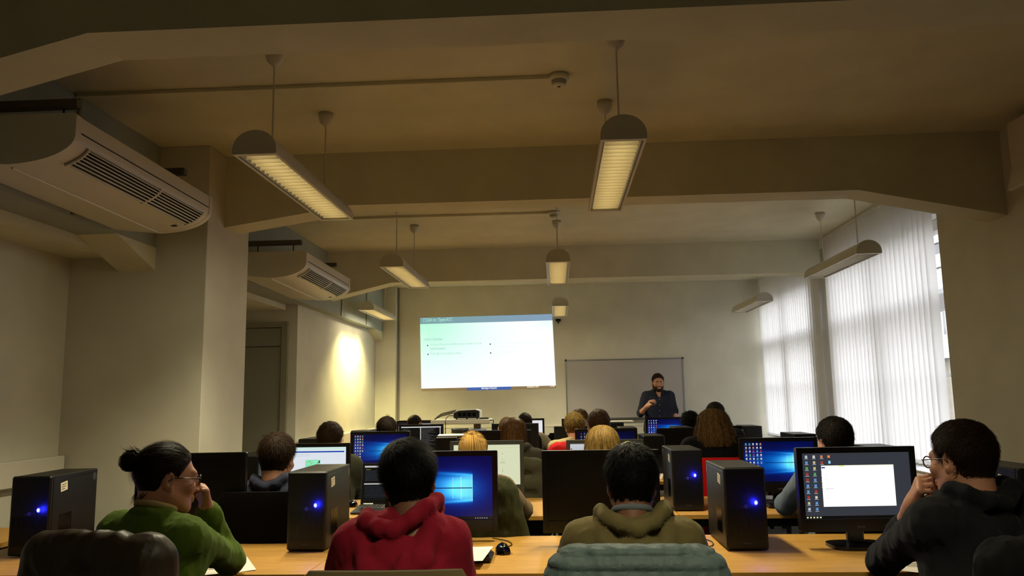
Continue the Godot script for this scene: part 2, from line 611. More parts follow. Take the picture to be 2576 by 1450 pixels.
func blind(called: String, z0: float, z1: float, x: float, n: int, y0: float, y1: float, seed_: int, label: String) -> void:
	var b := thing(called, label, "blind")
	var r := RandomNumberGenerator.new()
	r.seed = seed_
	obj("head_rail", bx(Vector3(x - 0.022, y1 - 0.005, z1), Vector3(x + 0.022, CEIL, z0), 0.003), M.frame, b)
	var slat_mat := mat(Color(0.90, 0.90, 0.91), 0.9, 0.0, 0.2)
	slat_mat.backlight_enabled = true
	slat_mat.backlight = Color(0.96, 0.96, 0.96)
	var pitch := (z1 - z0) / n
	for k in n:
		var zc := z0 + pitch * (k + 0.5)
		var turn := deg_to_rad(19.0 + r.randf_range(-5, 5))
		var w := absf(pitch) * 1.13
		var rows := []
		for j in 9:
			var y := lerpf(y1, y0 + 0.03, j / 8.0)
			var row := []
			for i in 5:
				var s := i / 4.0 - 0.5
				var sway := 0.0015 * sin(j * 0.7 + k * 1.3)
				row.append(Vector3(x + sin(turn) * s * w + 0.004 * (0.25 - s * s) * 4.0 * 0.6 + sway, y, zc + cos(turn) * s * w))
			rows.append(row)
		var s := obj("slat", Geo.new().grid(rows).mesh(), slat_mat, b)
		if k % 1 == 0:
			obj("weight", Geo.new().box(Vector3(x, y0 + 0.022, zc), Vector3(0.008, 0.03, w * 0.9)).mesh(), slat_mat, s)
	var chain := []
	for k in n * 4 + 1:
		chain.append(Vector3(x - 0.012, y0 + 0.008 - 0.014 * absf(sin(PI * k / 4.0)), lerpf(z0, z1, k / (n * 4.0))))
	obj("bead_chain", Geo.new().tube(chain, 0.0022, 5).mesh(), M.greybezel, b)


# ------------------------------------------------------------------ outside

func build_outside() -> void:
	struct("ground_street", bx(Vector3(3.6, -9.0, -120), Vector3(160, -8.6, 60)), mat(Color(0.35, 0.35, 0.35), 0.9), "street far below the windows").set_meta("kind", "structure")
	var white := mat(Color(0.86, 0.86, 0.86), 0.7)
	var glass := mat(Color(0.18, 0.20, 0.24), 0.15)
	# round white office block with dark window bands, seen through the gap beside the near blind
	var t := thing("office_block", "round white office block with dark window bands, beyond the gap by the right pillar", "building", Vector3(57.5, -7.8, -98.0))
	var R := 11.0
	for k in range(-1, 13):
		var y := k * 3.0
		var g := Geo.new()
		g.lathe([Vector2(R, y + 1.55), Vector2(R, y)], 64)
		g.lathe([Vector2(R - 0.35, y + 1.55), Vector2(R, y + 1.55)], 64)
		g.lathe([Vector2(R, y), Vector2(R - 0.35, y)], 64)
		obj("parapet_band", g.mesh(), white, t)
		obj("window_band", Geo.new().lathe([Vector2(R - 0.35, y + 3.0), Vector2(R - 0.35, y + 1.55)], 64).mesh(), glass, t)
	# neighbouring house with balcony rail, pale render and grey plinth
	var h := thing("neighbour_house", "pale neighbouring house with balcony railing, low in the window gap", "building", Vector3(13.0, -8.6, -19.5))
	obj("wall", bx(Vector3(-1.6, 0, -14), Vector3(9, 10.9, 3)), mat(Color(0.50, 0.47, 0.42), 0.9), h)
	obj("ledge", bx(Vector3(-1.9, 10.9, -14), Vector3(9, 11.35, 3)), white, h)
	obj("upper_wall", bx(Vector3(0.5, 11.35, -14), Vector3(9, 14.2, 3)), white, h)
	var rail := Geo.new()
	for k in 60:
		rail.span(Vector3(-1.78, 11.35, -14 + k * 0.28), Vector3(-1.74, 12.3, -13.96 + k * 0.28))
	rail.span(Vector3(-1.8, 12.26, -14), Vector3(-1.72, 12.34, 3))
	obj("balcony_railing", rail.mesh(), M.frame, h)
	for k in 5:
		obj("window", bx(Vector3(0.45, 11.9, -12 + k * 2.8), Vector3(0.52, 13.5, -10.8 + k * 2.8)), glass, h)
	# long pale block along the street, which the blinds hide
	var s := thing("street_block", "long pale apartment block across the street", "building", Vector3(30.0, -8.6, -20))
	obj("wall", bx(Vector3(0, 0, -14), Vector3(10, 7.0, 60)), mat(Color(0.62, 0.60, 0.55), 0.9), s)


# ------------------------------------------------------------------ lamps

func build_lamps() -> void:
	var on := glow(Color(1.0, 0.93, 0.70), 3.6)
	var spots := [
		[-1.325, -3.31, true, "lit pendant lamp nearest the camera on the left"],
		[0.315, -3.28, true, "lit pendant lamp nearest the camera, right of the smoke detector"],
		[-1.355, -6.38, true, "lit pendant lamp of the second row, left, beside the second air conditioner"],
		[0.035, -6.36, true, "lit pendant lamp of the second row, straight above the whiteboard edge"],
		[2.53, -6.34, false, "unlit pendant lamp in front of the near blind"],
		[0.065, -9.53, true, "small lit pendant lamp hanging beside the slide's top corner"],
		[-2.33, -9.50, true, "pendant lamp close to the left wall above the bright patch"],
		[2.53, -9.54, false, "unlit pendant lamp before the corner blind by the slide wall"],
		[-1.325, -0.25, false, "unlit pendant lamp above the camera, left"],
		[0.315, -0.25, true, "lit pendant lamp above the camera, right"],
	]
	for s in spots:
		lamp(s[0], s[1], s[2], s[3], on)


func lamp(x: float, z: float, lit: bool, label: String, on: Material) -> void:
	var L := 1.34
	var W := 0.20
	var y := 2.50
	var t := thing("pendant_lamp", label, "lamp", Vector3(x, y, z), 0.0, "pendant lamps")
	var prof := PackedVector2Array()
	var inner := PackedVector2Array()
	for k in 17:
		var a := PI * k / 16.0
		prof.append(Vector2(cos(a) * W / 2, 0.018 + sin(a) * 0.088))
		inner.append(Vector2(cos(a) * (W / 2 - 0.006), 0.018 + sin(a) * 0.082))
	prof.append(Vector2(-W / 2, 0.0))
	inner.reverse()
	var shell := prof.duplicate()
	shell.append(Vector2(-W / 2 + 0.006, 0.0))
	shell.append_array(inner)
	shell.append(Vector2(W / 2 - 0.006, 0.0))
	shell.append(Vector2(W / 2, 0.0))
	obj("housing", Geo.new().prism(shell, -L + 0.008, -0.008, true).mesh(), M.lampwhite, t)
	var cap := prof.duplicate()
	cap.append(Vector2(W / 2, 0.0))
	for e in [[-0.008, 0.0], [-L, -L + 0.008]]:
		obj("end_cap", Geo.new().prism(cap, e[0], e[1]).mesh(), M.lampwhite, t)
	var rim := Geo.new()
	rim.span(Vector3(-W / 2 + 0.0005, -0.006, -L + 0.001), Vector3(-W / 2 + 0.012, -0.0005, -0.001)).span(Vector3(W / 2 - 0.012, -0.006, -L + 0.001), Vector3(W / 2 - 0.0005, -0.0005, -0.001))
	rim.span(Vector3(-W / 2 + 0.012, -0.006, -0.03), Vector3(W / 2 - 0.012, -0.0005, -0.001)).span(Vector3(-W / 2 + 0.012, -0.006, -L + 0.001), Vector3(W / 2 - 0.012, -0.0005, -L + 0.03))
	obj("louver_frame", rim.mesh(), M.rod, t)
	var white := mat(Color(0.93, 0.90, 0.82), 0.35)
	for sgn in [-1, 1]:
		obj("side_reflector", Geo.new().prism(PackedVector2Array([Vector2(sgn * 0.086, 0.0), Vector2(sgn * 0.080, 0.0), Vector2(sgn * 0.066, 0.045), Vector2(sgn * 0.072, 0.045)]), -L + 0.03, -0.03).mesh(), M.alu, t)
	var blade := Geo.new()
	blade.box(Vector3(0, 0.018, 0), Vector3(0.150, 0.036, 0.004))
	var bm := blade.mesh()
	for k in 23:
		var b := obj("louver", bm, white, t)
		b.position = Vector3(0, 0, -0.045 - k * (L - 0.09) / 22.0)
	var tube_m := Geo.new().tube([Vector3(0, 0.066, -0.05), Vector3(0, 0.066, -L + 0.05)], 0.014, 12).mesh()
	obj("tube", tube_m, on if lit else M.frame, t)
	obj("reflector", Geo.new().prism(PackedVector2Array([Vector2(-0.07, 0.046), Vector2(-0.04, 0.088), Vector2(0.04, 0.088), Vector2(0.07, 0.046), Vector2(0.072, 0.05), Vector2(0.042, 0.092), Vector2(-0.042, 0.092), Vector2(-0.072, 0.05)]), -L + 0.03, -0.03).mesh(), white, t)
	for zz in [-0.22, -1.07]:
		obj("rod", Geo.new().tube([Vector3(0, 0.104, zz), Vector3(0, CEIL - y - 0.05, zz)], 0.0045, 8).mesh(), M.rod, t)
		obj("ceiling_rose", Geo.new().lathe([Vector2(0.0, CEIL - y), Vector2(0.044, CEIL - y), Vector2(0.043, CEIL - y - 0.03), Vector2(0.034, CEIL - y - 0.058), Vector2(0.014, CEIL - y - 0.075), Vector2(0.005, CEIL - y - 0.085), Vector2(0.0, CEIL - y - 0.085)], 20, Vector3(0, 0, zz)).mesh(), M.rod, t)
	if lit:
		var a := AreaLight3D.new()
		a.name = "lamp_light"
		a.area_size = Vector2(0.15, L - 0.1)
		a.light_color = Color(1.0, 0.955, 0.81)
		a.light_energy = 1.0
		a.area_range = 14.0
		a.shadow_enabled = true
		a.rotation.x = -PI / 2
		a.position = Vector3(0, -0.012, -L / 2)
		t.add_child(a)
		for k in 3:       # what the cross blades let through, cut off towards the walls
			var sp := SpotLight3D.new()
			sp.name = "lamp_spot"
			sp.light_color = Color(1.0, 0.955, 0.80) if x > -2.0 else Color(1.0, 0.94, 0.66)
			sp.light_energy = 1.22 if x > -2.0 else 2.3
			sp.spot_range = 12.0
			sp.spot_angle = 60.0
			sp.spot_angle_attenuation = 0.6
			sp.spot_attenuation = 2.0
			sp.light_size = 0.05
			sp.shadow_enabled = true
			sp.rotation.x = -PI / 2
			sp.position = Vector3(0, -0.014, -L * (0.25 + 0.25 * k))
			t.add_child(sp)


# ------------------------------------------------------------------ ceiling units

func build_ceiling_units() -> void:
	aircon(Vector3(-2.0, 2.405, -3.10), 1.25, "nearer white ceiling air conditioner, at upper left before the pillar")
	aircon(Vector3(-2.0, 2.385, -6.17), 1.28, "farther white ceiling air conditioner, beyond the left pillar")
	aircon(Vector3(-2.0, 2.385, -9.75), 1.2, "")
	detector(Vector3(0.05, CEIL, -3.95), -2.58, "nearer white smoke detector at the end of its ceiling conduit")
	detector(Vector3(0.01, CEIL, -7.03), -2.58, "farther white smoke detector behind the middle beam")


func aircon(at: Vector3, L: float, label: String) -> void:
	if label == "":
		return
	var t := thing("air_conditioner", label, "air conditioner", at, 0.0, "ceiling air conditioners")
	t.rotation.x = deg_to_rad(-0.9)
	# profile: x from front (0) to back (-0.58), y from the lower ridge (0) up
	var front := PackedVector2Array()
	for k in 11:
		var a := PI / 2 * k / 10.0
		front.append(Vector2(-0.29 + 0.29 * sin(a), 0.115 - 0.115 * cos(a)))
	var prof := front.duplicate()
	prof.append_array(PackedVector2Array([Vector2(0.0, 0.205), Vector2(-0.012, 0.215), Vector2(-0.57, 0.215), Vector2(-0.575, 0.03), Vector2(-0.30, 0.0)]))
	obj("body", Geo.new().prism(prof, -L, 0, true).mesh(), M.white, t)
	var cap := prof.duplicate()
	for k in cap.size():
		cap[k] = cap[k] * 1.012 + Vector2(0.003, -0.001)
	obj("end_cap", Geo.new().prism(cap, 0.0, 0.035).mesh(), M.white, t)
	obj("end_cap", Geo.new().prism(cap, -L - 0.035, -L).mesh(), M.white, t)
	# grille set into the curved front: a dark recess with slats and a middle bar
	var dark := mat(Color(0.10, 0.09, 0.07), 0.8)
	var rec := []
	for k in 7:
		var a := lerpf(0.70, 1.34, k / 6.0)
		var p := Vector3(-0.29 + 0.2925 * sin(a), 0.115 - 0.1175 * cos(a), 0)
		rec.append([p + Vector3(0, 0, -0.07), p + Vector3(0, 0, -L + 0.07)])
	obj("outlet", Geo.new().grid(rec, false, false).mesh(), dark, t)
	for k in 7:
		var a := lerpf(0.70, 1.34, (k + 0.5) / 7.0)
		var p := Vector3(-0.29 + 0.297 * sin(a), 0.115 - 0.122 * cos(a), 0)
		var g := Geo.new()
		g.T = Transform3D(Basis(Vector3.BACK, a - 0.2), p + Vector3(0, 0, -L / 2))
		g.box(Vector3.ZERO, Vector3(0.004, 0.012, L - 0.14))
		obj("grille_slat", g.mesh(), M.white, t)
	for zz in [-0.07, -L * 0.56, -L + 0.07]:
		var bar := Geo.new()
		for k in 6:
			var a0 := lerpf(0.68, 1.36, k / 6.0)
			var a1 := lerpf(0.68, 1.36, (k + 1) / 6.0)
			bar.tube([Vector3(-0.29 + 0.298 * sin(a0), 0.115 - 0.123 * cos(a0), zz), Vector3(-0.29 + 0.298 * sin(a1), 0.115 - 0.123 * cos(a1), zz)], 0.007, 6)
		obj("grille_bar", bar.mesh(), M.white, t)
	obj("ridge_trim", Geo.new().tube([Vector3(-0.295, -0.002, -0.01), Vector3(-0.295, -0.002, -L + 0.01)], 0.006, 8).mesh(), M.white, t)
	obj("front_seam", bx(Vector3(-0.001, 0.135, -L + 0.01), Vector3(0.003, 0.139, -0.01)), dark, t)
	obj("badge", Geo.new().ball(Vector3(-0.16, 0.012, -L + 0.09), Vector3(0.022, 0.004, 0.016), 14, 6).mesh(), mat(Color(0.16, 0.13, 0.1), 0.4), t)
	for zz in [-0.12, -L + 0.12]:
		for xx in [-0.16, -0.46]:
			obj("hanger_rod", Geo.new().tube([Vector3(xx, 0.215, zz), Vector3(xx, 0.31, zz)], 0.005, 6).mesh(), M.steel, t)
		obj("hanger_rail", bx(Vector3(-0.60, 0.30, zz - 0.02), Vector3(-0.09, 0.34, zz + 0.02), 0.003), mat(Color(0.34, 0.32, 0.26), 0.6), t)


func detector(at: Vector3, xl: float, label: String) -> void:
	var t := thing("smoke_detector", label, "smoke detector", at, 0.0, "smoke detectors")
	obj("base", Geo.new().lathe([Vector2(0, 0), Vector2(0.052, 0), Vector2(0.056, -0.018), Vector2(0.050, -0.03), Vector2(0.0, -0.03)], 28).mesh(), M.white, t)
	obj("head", Geo.new().lathe([Vector2(0.040, -0.03), Vector2(0.040, -0.036), Vector2(0.034, -0.058), Vector2(0.018, -0.064), Vector2(0, -0.064)], 28).mesh(), M.white, t)
	for k in 4:
		obj("vent_ring", Geo.new().lathe([Vector2(0.0405 - k * 0.002, -0.037 - k * 0.006), Vector2(0.0402 - k * 0.002, -0.0395 - k * 0.006)], 28).mesh(), M.ink, t)
	var c := obj("ceiling_conduit", bx(Vector3(xl, CEIL - 0.022, at.z - 0.011), Vector3(at.x - 0.05, CEIL, at.z + 0.011), 0.002), M.ceiling)
	tag(c, "thin conduit on the ceiling leading to the " + ("nearer" if at.z > -5 else "farther") + " smoke detector", "conduit", "ceiling conduits")


# ------------------------------------------------------------------ pictures for the screens (flat print and screen contents only)

class Pic:
	var w: int
	var h: int
	var im: Image

	func _init(w_: int, h_: int, color: Color) -> void:
		w = w_
		h = h_
		im = Image.create_empty(w, h, false, Image.FORMAT_RGB8)
		im.fill(color)

	func rect(x: float, y: float, rw: float, rh: float, color: Color) -> void:   # fractions of the picture
		im.fill_rect(Rect2i(int(x * w), int(y * h), maxi(1, int(rw * w)), maxi(1, int(rh * h))), color)

	func tex() -> Texture2D:
		return ImageTexture.create_from_image(im)


func screen_mat(p: Pic, energy: float) -> StandardMaterial3D:
	var m := mat(Color(0.02, 0.02, 0.02), 0.25)
	m.emission_enabled = true
	m.emission = Color.BLACK
	m.emission_texture = p.tex()
	m.emission_energy_multiplier = energy
	return m


var hero: Image

func wallpaper() -> Image:     # beams of blue light out of a four-paned window
	if hero:
		return hero
	var w := 256
	var h := 144
	var d := PackedByteArray()
	d.resize(w * h * 3)
	var wx := 0.72
	for y in h:
		for x in w:
			var u := (x + 0.5) / w
			var v := (y + 0.5) / h
			var dx := u - wx
			var dy := v - 0.52
			var b := 0.10 + 0.20 * exp(-(dx * dx * 3.0 + dy * dy * 7.0))
			# beam towards the left: a wedge from the window's edges
			if u < 0.81:
				var spread := 0.20 + 0.11 * (0.81 - u)
				var e := absf(dy + 0.02) / spread
				b += 0.58 * exp(-pow(e, 4.0)) * clampf(1.0 - (0.75 - u) * 0.95, 0.0, 1.0)
				b += 0.30 * exp(-pow((e - 1.0) * 9.0, 2.0)) * clampf(1.0 - (0.75 - u) * 1.3, 0.0, 1.0)
			b += 0.35 * exp(-(pow(dx * 5.0, 2.0) + pow(dy * 3.6, 2.0)))
			var r := clampf((b - 0.62) * 0.9, 0.0, 1.0)
			var g := clampf(b * b * 0.75 + b * 0.12, 0.0, 1.0)
			var bl := clampf(0.14 + b * 0.95, 0.0, 1.0)
			var k := (y * w + x) * 3
			d[k] = int(255 * r)
			d[k + 1] = int(255 * g)
			d[k + 2] = int(255 * bl)
	hero = Image.create_from_data(w, h, false, Image.FORMAT_RGB8, d)
	hero.resize(640, 360, Image.INTERPOLATE_CUBIC)
	# the window itself: four panes with bright frames
	for q in [[0.615, 0.335, 0.075, 0.16, 0.45], [0.70, 0.315, 0.105, 0.18, 0.75], [0.615, 0.515, 0.075, 0.16, 0.45], [0.70, 0.515, 0.105, 0.185, 0.75]]:
		for y in range(int(q[1] * 360), int((q[1] + q[3]) * 360)):
			for x in range(int(q[0] * 640), int((q[0] + q[2]) * 640)):
				var c := hero.get_pixel(x, y)
				var t: float = q[4] * (0.45 + 0.55 * float(x - q[0] * 640) / (q[2] * 640))
				hero.set_pixel(x, y, c.lerp(Color(0.42, 0.85, 0.98), t))
	for q in [[0.613, 0.335, 0.003, 0.34], [0.690, 0.325, 0.004, 0.36], [0.697, 0.32, 0.003, 0.37], [0.804, 0.30, 0.004, 0.41]]:
		hero.fill_rect(Rect2i(int(q[0] * 640), int(q[1] * 360), maxi(2, int(q[2] * 640)), int(q[3] * 360)), Color(0.75, 0.95, 1.0))
	hero.fill_rect(Rect2i(int(0.30 * 640), int(0.498 * 360), int(0.505 * 640), 5), Color(0.0, 0.12, 0.35))
	return hero


func desktop(cols: int, rows: int, seed_: int, x0 := 0.035, dx := 0.052, icons := true) -> Pic:
	var p := Pic.new(640, 360, Color.BLACK)
	p.im.copy_from(wallpaper())
	p.rect(0, 0.955, 1, 0.045, Color(0.01, 0.015, 0.03))
	if icons:
		icon_grid(p, cols, rows, seed_, x0, dx)
	for k in 5:
		p.rect(0.015 + k * 0.028, 0.968, 0.014, 0.020, Color(0.8, 0.8, 0.7))
	for k in 6:
		p.rect(0.83 + k * 0.022, 0.970, 0.010, 0.016, Color(0.7, 0.72, 0.75))
	return p


func icon_grid(p: Pic, cols: int, rows: int, seed_: int, x0: float, dx: float) -> void:
	var r := RandomNumberGenerator.new()
	r.seed = seed_
	var hues := [Color(0.9, 0.9, 0.9), Color(0.85, 0.8, 0.6), Color(0.75, 0.25, 0.2), Color(0.4, 0.65, 0.9), Color(0.9, 0.55, 0.35), Color(0.8, 0.85, 0.9), Color(0.35, 0.7, 0.4), Color(0.9, 0.9, 0.8)]
	for i in cols:
		for j in rows:
			if i == cols - 1 and j > rows * 0.55:
				continue
			var x := x0 + i * dx
			var y := 0.035 + j * (0.88 / rows)
			var c: Color = hues[r.randi() % hues.size()]
			p.rect(x, y, 0.022, 0.038, c)
			p.rect(x + 0.004, y + 0.008, 0.010, 0.012, c.darkened(0.5))
			p.rect(x - 0.006, y + 0.048, 0.034, 0.007, Color(0.75, 0.78, 0.85))


func text_rows(p: Pic, x: float, y: float, w: float, dy: float, n: int, th: float, color: Color, seed_: int) -> void:
	var r := RandomNumberGenerator.new()
	r.seed = seed_
	for k in n:
		var xx := x
		var stop := x + w * r.randf_range(0.35, 1.0)
		while xx < stop:
			var ww := r.randf_range(0.012, 0.05)
			p.rect(xx, y + k * dy, minf(ww, stop - xx), th, color)
			xx += ww + 0.008


func grey_desktop() -> Pic:
	var p := Pic.new(768, 432, Color(0.20, 0.215, 0.245))
	icon_grid(p, 3, 10, 4, 0.030, 0.072)
	p.rect(0.24, 0.035, 0.024, 0.04, Color(0.9, 0.5, 0.3))
	p.rect(0.245, 0.12, 0.022, 0.045, Color(0.55, 0.8, 0.95))
	p.rect(0, 0.955, 1, 0.045, Color(0.02, 0.02, 0.025))
	for k in 5:
		p.rect(0.012 + k * 0.03, 0.965, 0.016, 0.022, Color(0.9, 0.88, 0.7))
	p.rect(0.175, 0.19, 0.675, 0.625, Color(1, 1, 0.99))
	p.rect(0.175, 0.19, 0.675, 0.02, Color(0.97, 0.96, 0.9))
	p.rect(0.34, 0.193, 0.05, 0.014, Color(0.85, 0.88, 0.3))
	p.rect(0.176, 0.215, 0.035, 0.02, Color(0.12, 0.2, 0.5))
	text_rows(p, 0.20, 0.32, 0.05, 0.04, 10, 0.005, Color(0.85, 0.85, 0.87), 5)
	p.rect(0.20, 0.54, 0.08, 0.006, Color(0.6, 0.6, 0.65))
	p.rect(0.176, 0.247, 0.672, 0.004, Color(0.9, 0.9, 0.92))
	return p


func browser_page() -> Pic:
	var p := Pic.new(640, 360, Color(0.86, 0.89, 0.92))
	p.rect(0, 0, 1, 0.06, Color(0.80, 0.90, 0.88))
	p.rect(0, 0.088, 0.975, 0.028, Color(0.05, 0.25, 0.65))
	text_rows(p, 0.05, 0.15, 0.7, 0.035, 2, 0.006, Color(0.6, 0.65, 0.7), 3)
	p.rect(0.46, 0.27, 0.20, 0.17, Color(0.52, 0.90, 0.72))
	var r := RandomNumberGenerator.new()
	r.seed = 12
	for k in 26:
		p.rect(0.47 + r.randf() * 0.17, 0.29 + r.randf() * 0.13, 0.010, 0.014, [Color(0.3, 0.5, 0.4), Color(0.85, 0.85, 0.35), Color(0.9, 0.95, 0.9)][k % 3])
	p.rect(0.635, 0.29, 0.02, 0.05, Color(0.15, 0.2, 0.2))
	return p


func document_page(tint: Color, kind: int) -> Pic:
	var p := Pic.new(512, 288, tint)
	p.rect(0, 0.0, 1, 0.03, tint.darkened(0.06))
	p.rect(0, 0.085, 1, 0.008, tint.darkened(0.12))
	if kind == 0:
		for y in [0.22, 0.36, 0.62, 0.67]:
			p.rect(0.735, y, 0.006, 0.022, Color(0.25, 0.28, 0.22))
		p.rect(0.70, 0.43, 0.08, 0.05, tint.darkened(0.08))
	else:
		text_rows(p, 0.04, 0.12, 0.9, 0.075, 10, 0.012, Color(0.62, 0.65, 0.70), 8)
		p.rect(0.008, 0.11, 0.02, 0.07, Color(0.75, 0.3, 0.3))
	return p


func terminal_pic() -> Pic:
	var p := Pic.new(512, 320, Color(0.035, 0.035, 0.04))
	p.rect(0, 0, 1, 0.045, Color(0.9, 0.9, 0.9))
	p.rect(0.475, 0, 0.02, 0.97, Color(0.92, 0.92, 0.92))
	p.rect(0.965, 0, 0.02, 0.42, Color(0.85, 0.85, 0.85))
	p.rect(0.01, 0.06, 0.21, 0.72, Color(0.10, 0.10, 0.11))
	text_rows(p, 0.05, 0.09, 0.16, 0.035, 20, 0.014, Color(0.3, 0.3, 0.3), 1)
	text_rows(p, 0.51, 0.07, 0.44, 0.035, 20, 0.014, Color(0.40, 0.40, 0.40), 2)
	return p


func laptop_pic() -> Pic:
	var p := Pic.new(512, 320, Color(0.05, 0.055, 0.06))
	p.rect(0, 0, 1, 0.05, Color(0.85, 0.85, 0.85))
	p.rect(0, 0.52, 1, 0.035, Color(0.85, 0.85, 0.85))
	p.rect(0.02, 0.10, 0.1, 0.02, Color(0.45, 0.5, 0.15))
	text_rows(p, 0.02, 0.15, 0.9, 0.04, 8, 0.014, Color(0.25, 0.30, 0.36), 4)
	text_rows(p, 0.02, 0.60, 0.9, 0.045, 8, 0.014, Color(0.20, 0.25, 0.32), 6)
	return p


# ------------------------------------------------------------------ slide wall, whiteboard, projector cart

func text3d(s: String, size: float, m: Material, parent: Node, at: Vector3, called := "slide_text", font := "Droid Sans", width := 0.0) -> MeshInstance3D:
	var t := TextMesh.new()
	var f := SystemFont.new()
	f.font_names = PackedStringArray([font])
	t.font = f
	t.text = s
	t.font_size = 32
	t.pixel_size = size / 32.0 * 1.38
	t.depth = 0.0008
	t.curve_step = 1.5
	t.horizontal_alignment = HORIZONTAL_ALIGNMENT_LEFT
	t.vertical_alignment = VERTICAL_ALIGNMENT_BOTTOM
	var o := obj(called, t, m, parent)
	o.position = at
	if width > 0.0:
		o.scale.x = width / maxf(t.get_aabb().size.x, 0.001)
	return o


func build_front() -> void:
	var z := WALL_BACK + 0.001
	var s := thing("glowing_slide", "glowing panels drawn as the projected slide headed CUDA vs. OpenACC on the front wall", "projection", Vector3(-2.05, 2.613, z))  # flat glowing panels stand in for the projector's light on the wall
	s.rotation.z = deg_to_rad(0.4)
	var W := 2.02
	var Hh := 1.095
	# body gradient: green-cyan at upper left, white to lower right
	var p := Pic.new(256, 144, Color.WHITE)
	for y in 144:
		for x in 256:
			var u := x / 255.0
			var v := y / 143.0
			var a := exp(-(pow(u / 0.33, 2.0) + pow(v / 0.45, 2.0)))
			var b := exp(-(pow(u / 0.52, 2.0) + pow(v / 0.75, 2.0))) + 0.4 * exp(-(pow((u - 0.98) / 0.12, 2.0) + pow(v / 0.15, 2.0)))
			p.im.set_pixel(x, y, Color(1.0 - 0.10 * a - 0.17 * b, 1.0 - 0.003 * a - 0.012 * b, 1.0 - 0.12 * a - 0.025 * b))
	var body := Geo.new()
	body.poly([Vector3(0.012, -1.068, 0.003), Vector3(W + 0.008, -1.070, 0.003), Vector3(W - 0.012, -0.096, 0.003), Vector3(0.0, -0.096, 0.003)], [Vector2(0, 1), Vector2(1, 1), Vector2(1, 0), Vector2(0, 0)])
	body.span(Vector3(0.012, -1.068, 0.0), Vector3(W - 0.012, -0.096, 0.0028))
	obj("slide_body", body.mesh(), screen_mat(p, 1.04), s)
	var hp := Pic.new(128, 8, Color.WHITE)
	for x in 128:
		var u := x / 127.0
		hp.im.fill_rect(Rect2i(x, 0, 1, 8), Color(0.44, 0.58, 0.58).lerp(Color(0.47, 0.56, 0.66), u))
	var hb := Geo.new()
	hb.poly([Vector3(0, -0.096, 0.003), Vector3(W - 0.012, -0.096, 0.003), Vector3(W - 0.016, 0, 0.003), Vector3(0, 0, 0.003)], [Vector2(0, 1), Vector2(1, 1), Vector2(1, 0), Vector2(0, 0)])
	hb.span(Vector3(0, -0.096, 0.0), Vector3(W - 0.016, 0, 0.0028))
	obj("header_bar", hb.mesh(), screen_mat(hp, 1.25), s)
	var foot := glow(Color(0.22, 0.36, 0.68), 0.7)
	obj("footer_bar", bx(Vector3(0.70, -1.112, 0), Vector3(1.36, -1.069, 0.003)), foot, s)
	var side := glow(Color(0.58, 0.50, 0.38), 0.32)
	obj("footer_bar", bx(Vector3(0.014, -1.104, 0), Vector3(0.70, -1.069, 0.003)), side, s)
	obj("footer_bar", bx(Vector3(1.36, -1.106, 0), Vector3(W + 0.008, -1.071, 0.003)), side, s)
	var tw := glow(Color(0.62, 0.86, 0.84), 1.0)
	var tf := glow(Color(0.95, 0.93, 0.85), 1.3)
	var zz := 0.0035
	text3d("CUDA vs. OpenACC", 0.050, tw, s, Vector3(0.045, -0.080, zz), "slide_text", "Droid Sans", 0.445)
	var d1 := glow(Color(0.44, 0.66, 0.60), 1.0)
	var d2 := glow(Color(0.55, 0.76, 0.71), 1.0)
	var d3 := glow(Color(0.80, 0.93, 0.90), 1.0)
	var bul := glow(Color(0.14, 0.24, 0.23), 1.0)
	text3d("CUDA C/Fortran", 0.038, d1, s, Vector3(0.052, -0.365, zz), "slide_text", "Droid Sans", 0.285)
	text3d("High performance with proper manual code", 0.032, d2, s, Vector3(0.15, -0.437, zz), "slide_text", "Droid Sans", 0.775)
	text3d("optimization", 0.032, d1, s, Vector3(0.15, -0.500, zz), "slide_text", "Droid Sans", 0.228)
	text3d("Porting code step by step", 0.032, d2, s, Vector3(0.152, -0.575, zz), "slide_text", "Droid Sans", 0.455)
	text3d("OpenACC", 0.032, d3, s, Vector3(1.005, -0.368, zz), "slide_text", "Droid Sans", 0.165)
	text3d("Performance depends on the compiler", 0.034, d3, s, Vector3(1.105, -0.443, zz), "slide_text", "Droid Sans", 0.68)
	text3d("Slower most of the time", 0.034, d3, s, Vector3(1.105, -0.503, zz), "slide_text", "Droid Sans", 0.42)
	text3d("Porting is often easier", 0.034, d3, s, Vector3(1.105, -0.580, zz), "slide_text", "Droid Sans", 0.42)
	for q in [[0.112, -0.423], [0.117, -0.556], [1.062, -0.428], [1.066, -0.561]]:
		obj("bullet", Geo.new().tube([Vector3(q[0], q[1], 0.003), Vector3(q[0], q[1], 0.0042)], 0.0105, 14).mesh(), bul, s)
	text3d("Advantages of OpenACC", 0.022, tf, s, Vector3(0.915, -1.104, zz), "slide_text", "Droid Sans", 0.235)
	text3d("December 4, 2017", 0.022, tf, s, Vector3(1.60, -1.099, zz), "slide_text", "Droid Sans", 0.175)
	text3d("5 / 40", 0.022, tf, s, Vector3(1.945, -1.097, zz), "slide_text", "Droid Sans", 0.06)
	var al := AreaLight3D.new()  # light added in front of the glowing panels
	al.name = "slide_light"
	al.area_size = Vector2(W, 0.97)
	al.light_color = Color(0.94, 1.0, 0.98)
	al.light_energy = 0.15
	al.area_range = 12.0
	al.shadow_enabled = true
	al.rotation.y = PI
	al.position = Vector3(W / 2, -0.58, 0.01)
	s.add_child(al)
	# whiteboard
	var b := thing("whiteboard", "wide grey-white whiteboard with thin metal frame behind the lecturer", "whiteboard", Vector3(1.005, 1.06, WALL_BACK + 0.001))
	var bw := mat(Color(0.66, 0.64, 0.62), 0.30)
	obj("panel", bx(Vector3(-0.865, 0, 0), Vector3(0.865, 0.87, 0.016)), bw, b)
	var fr := Geo.new()
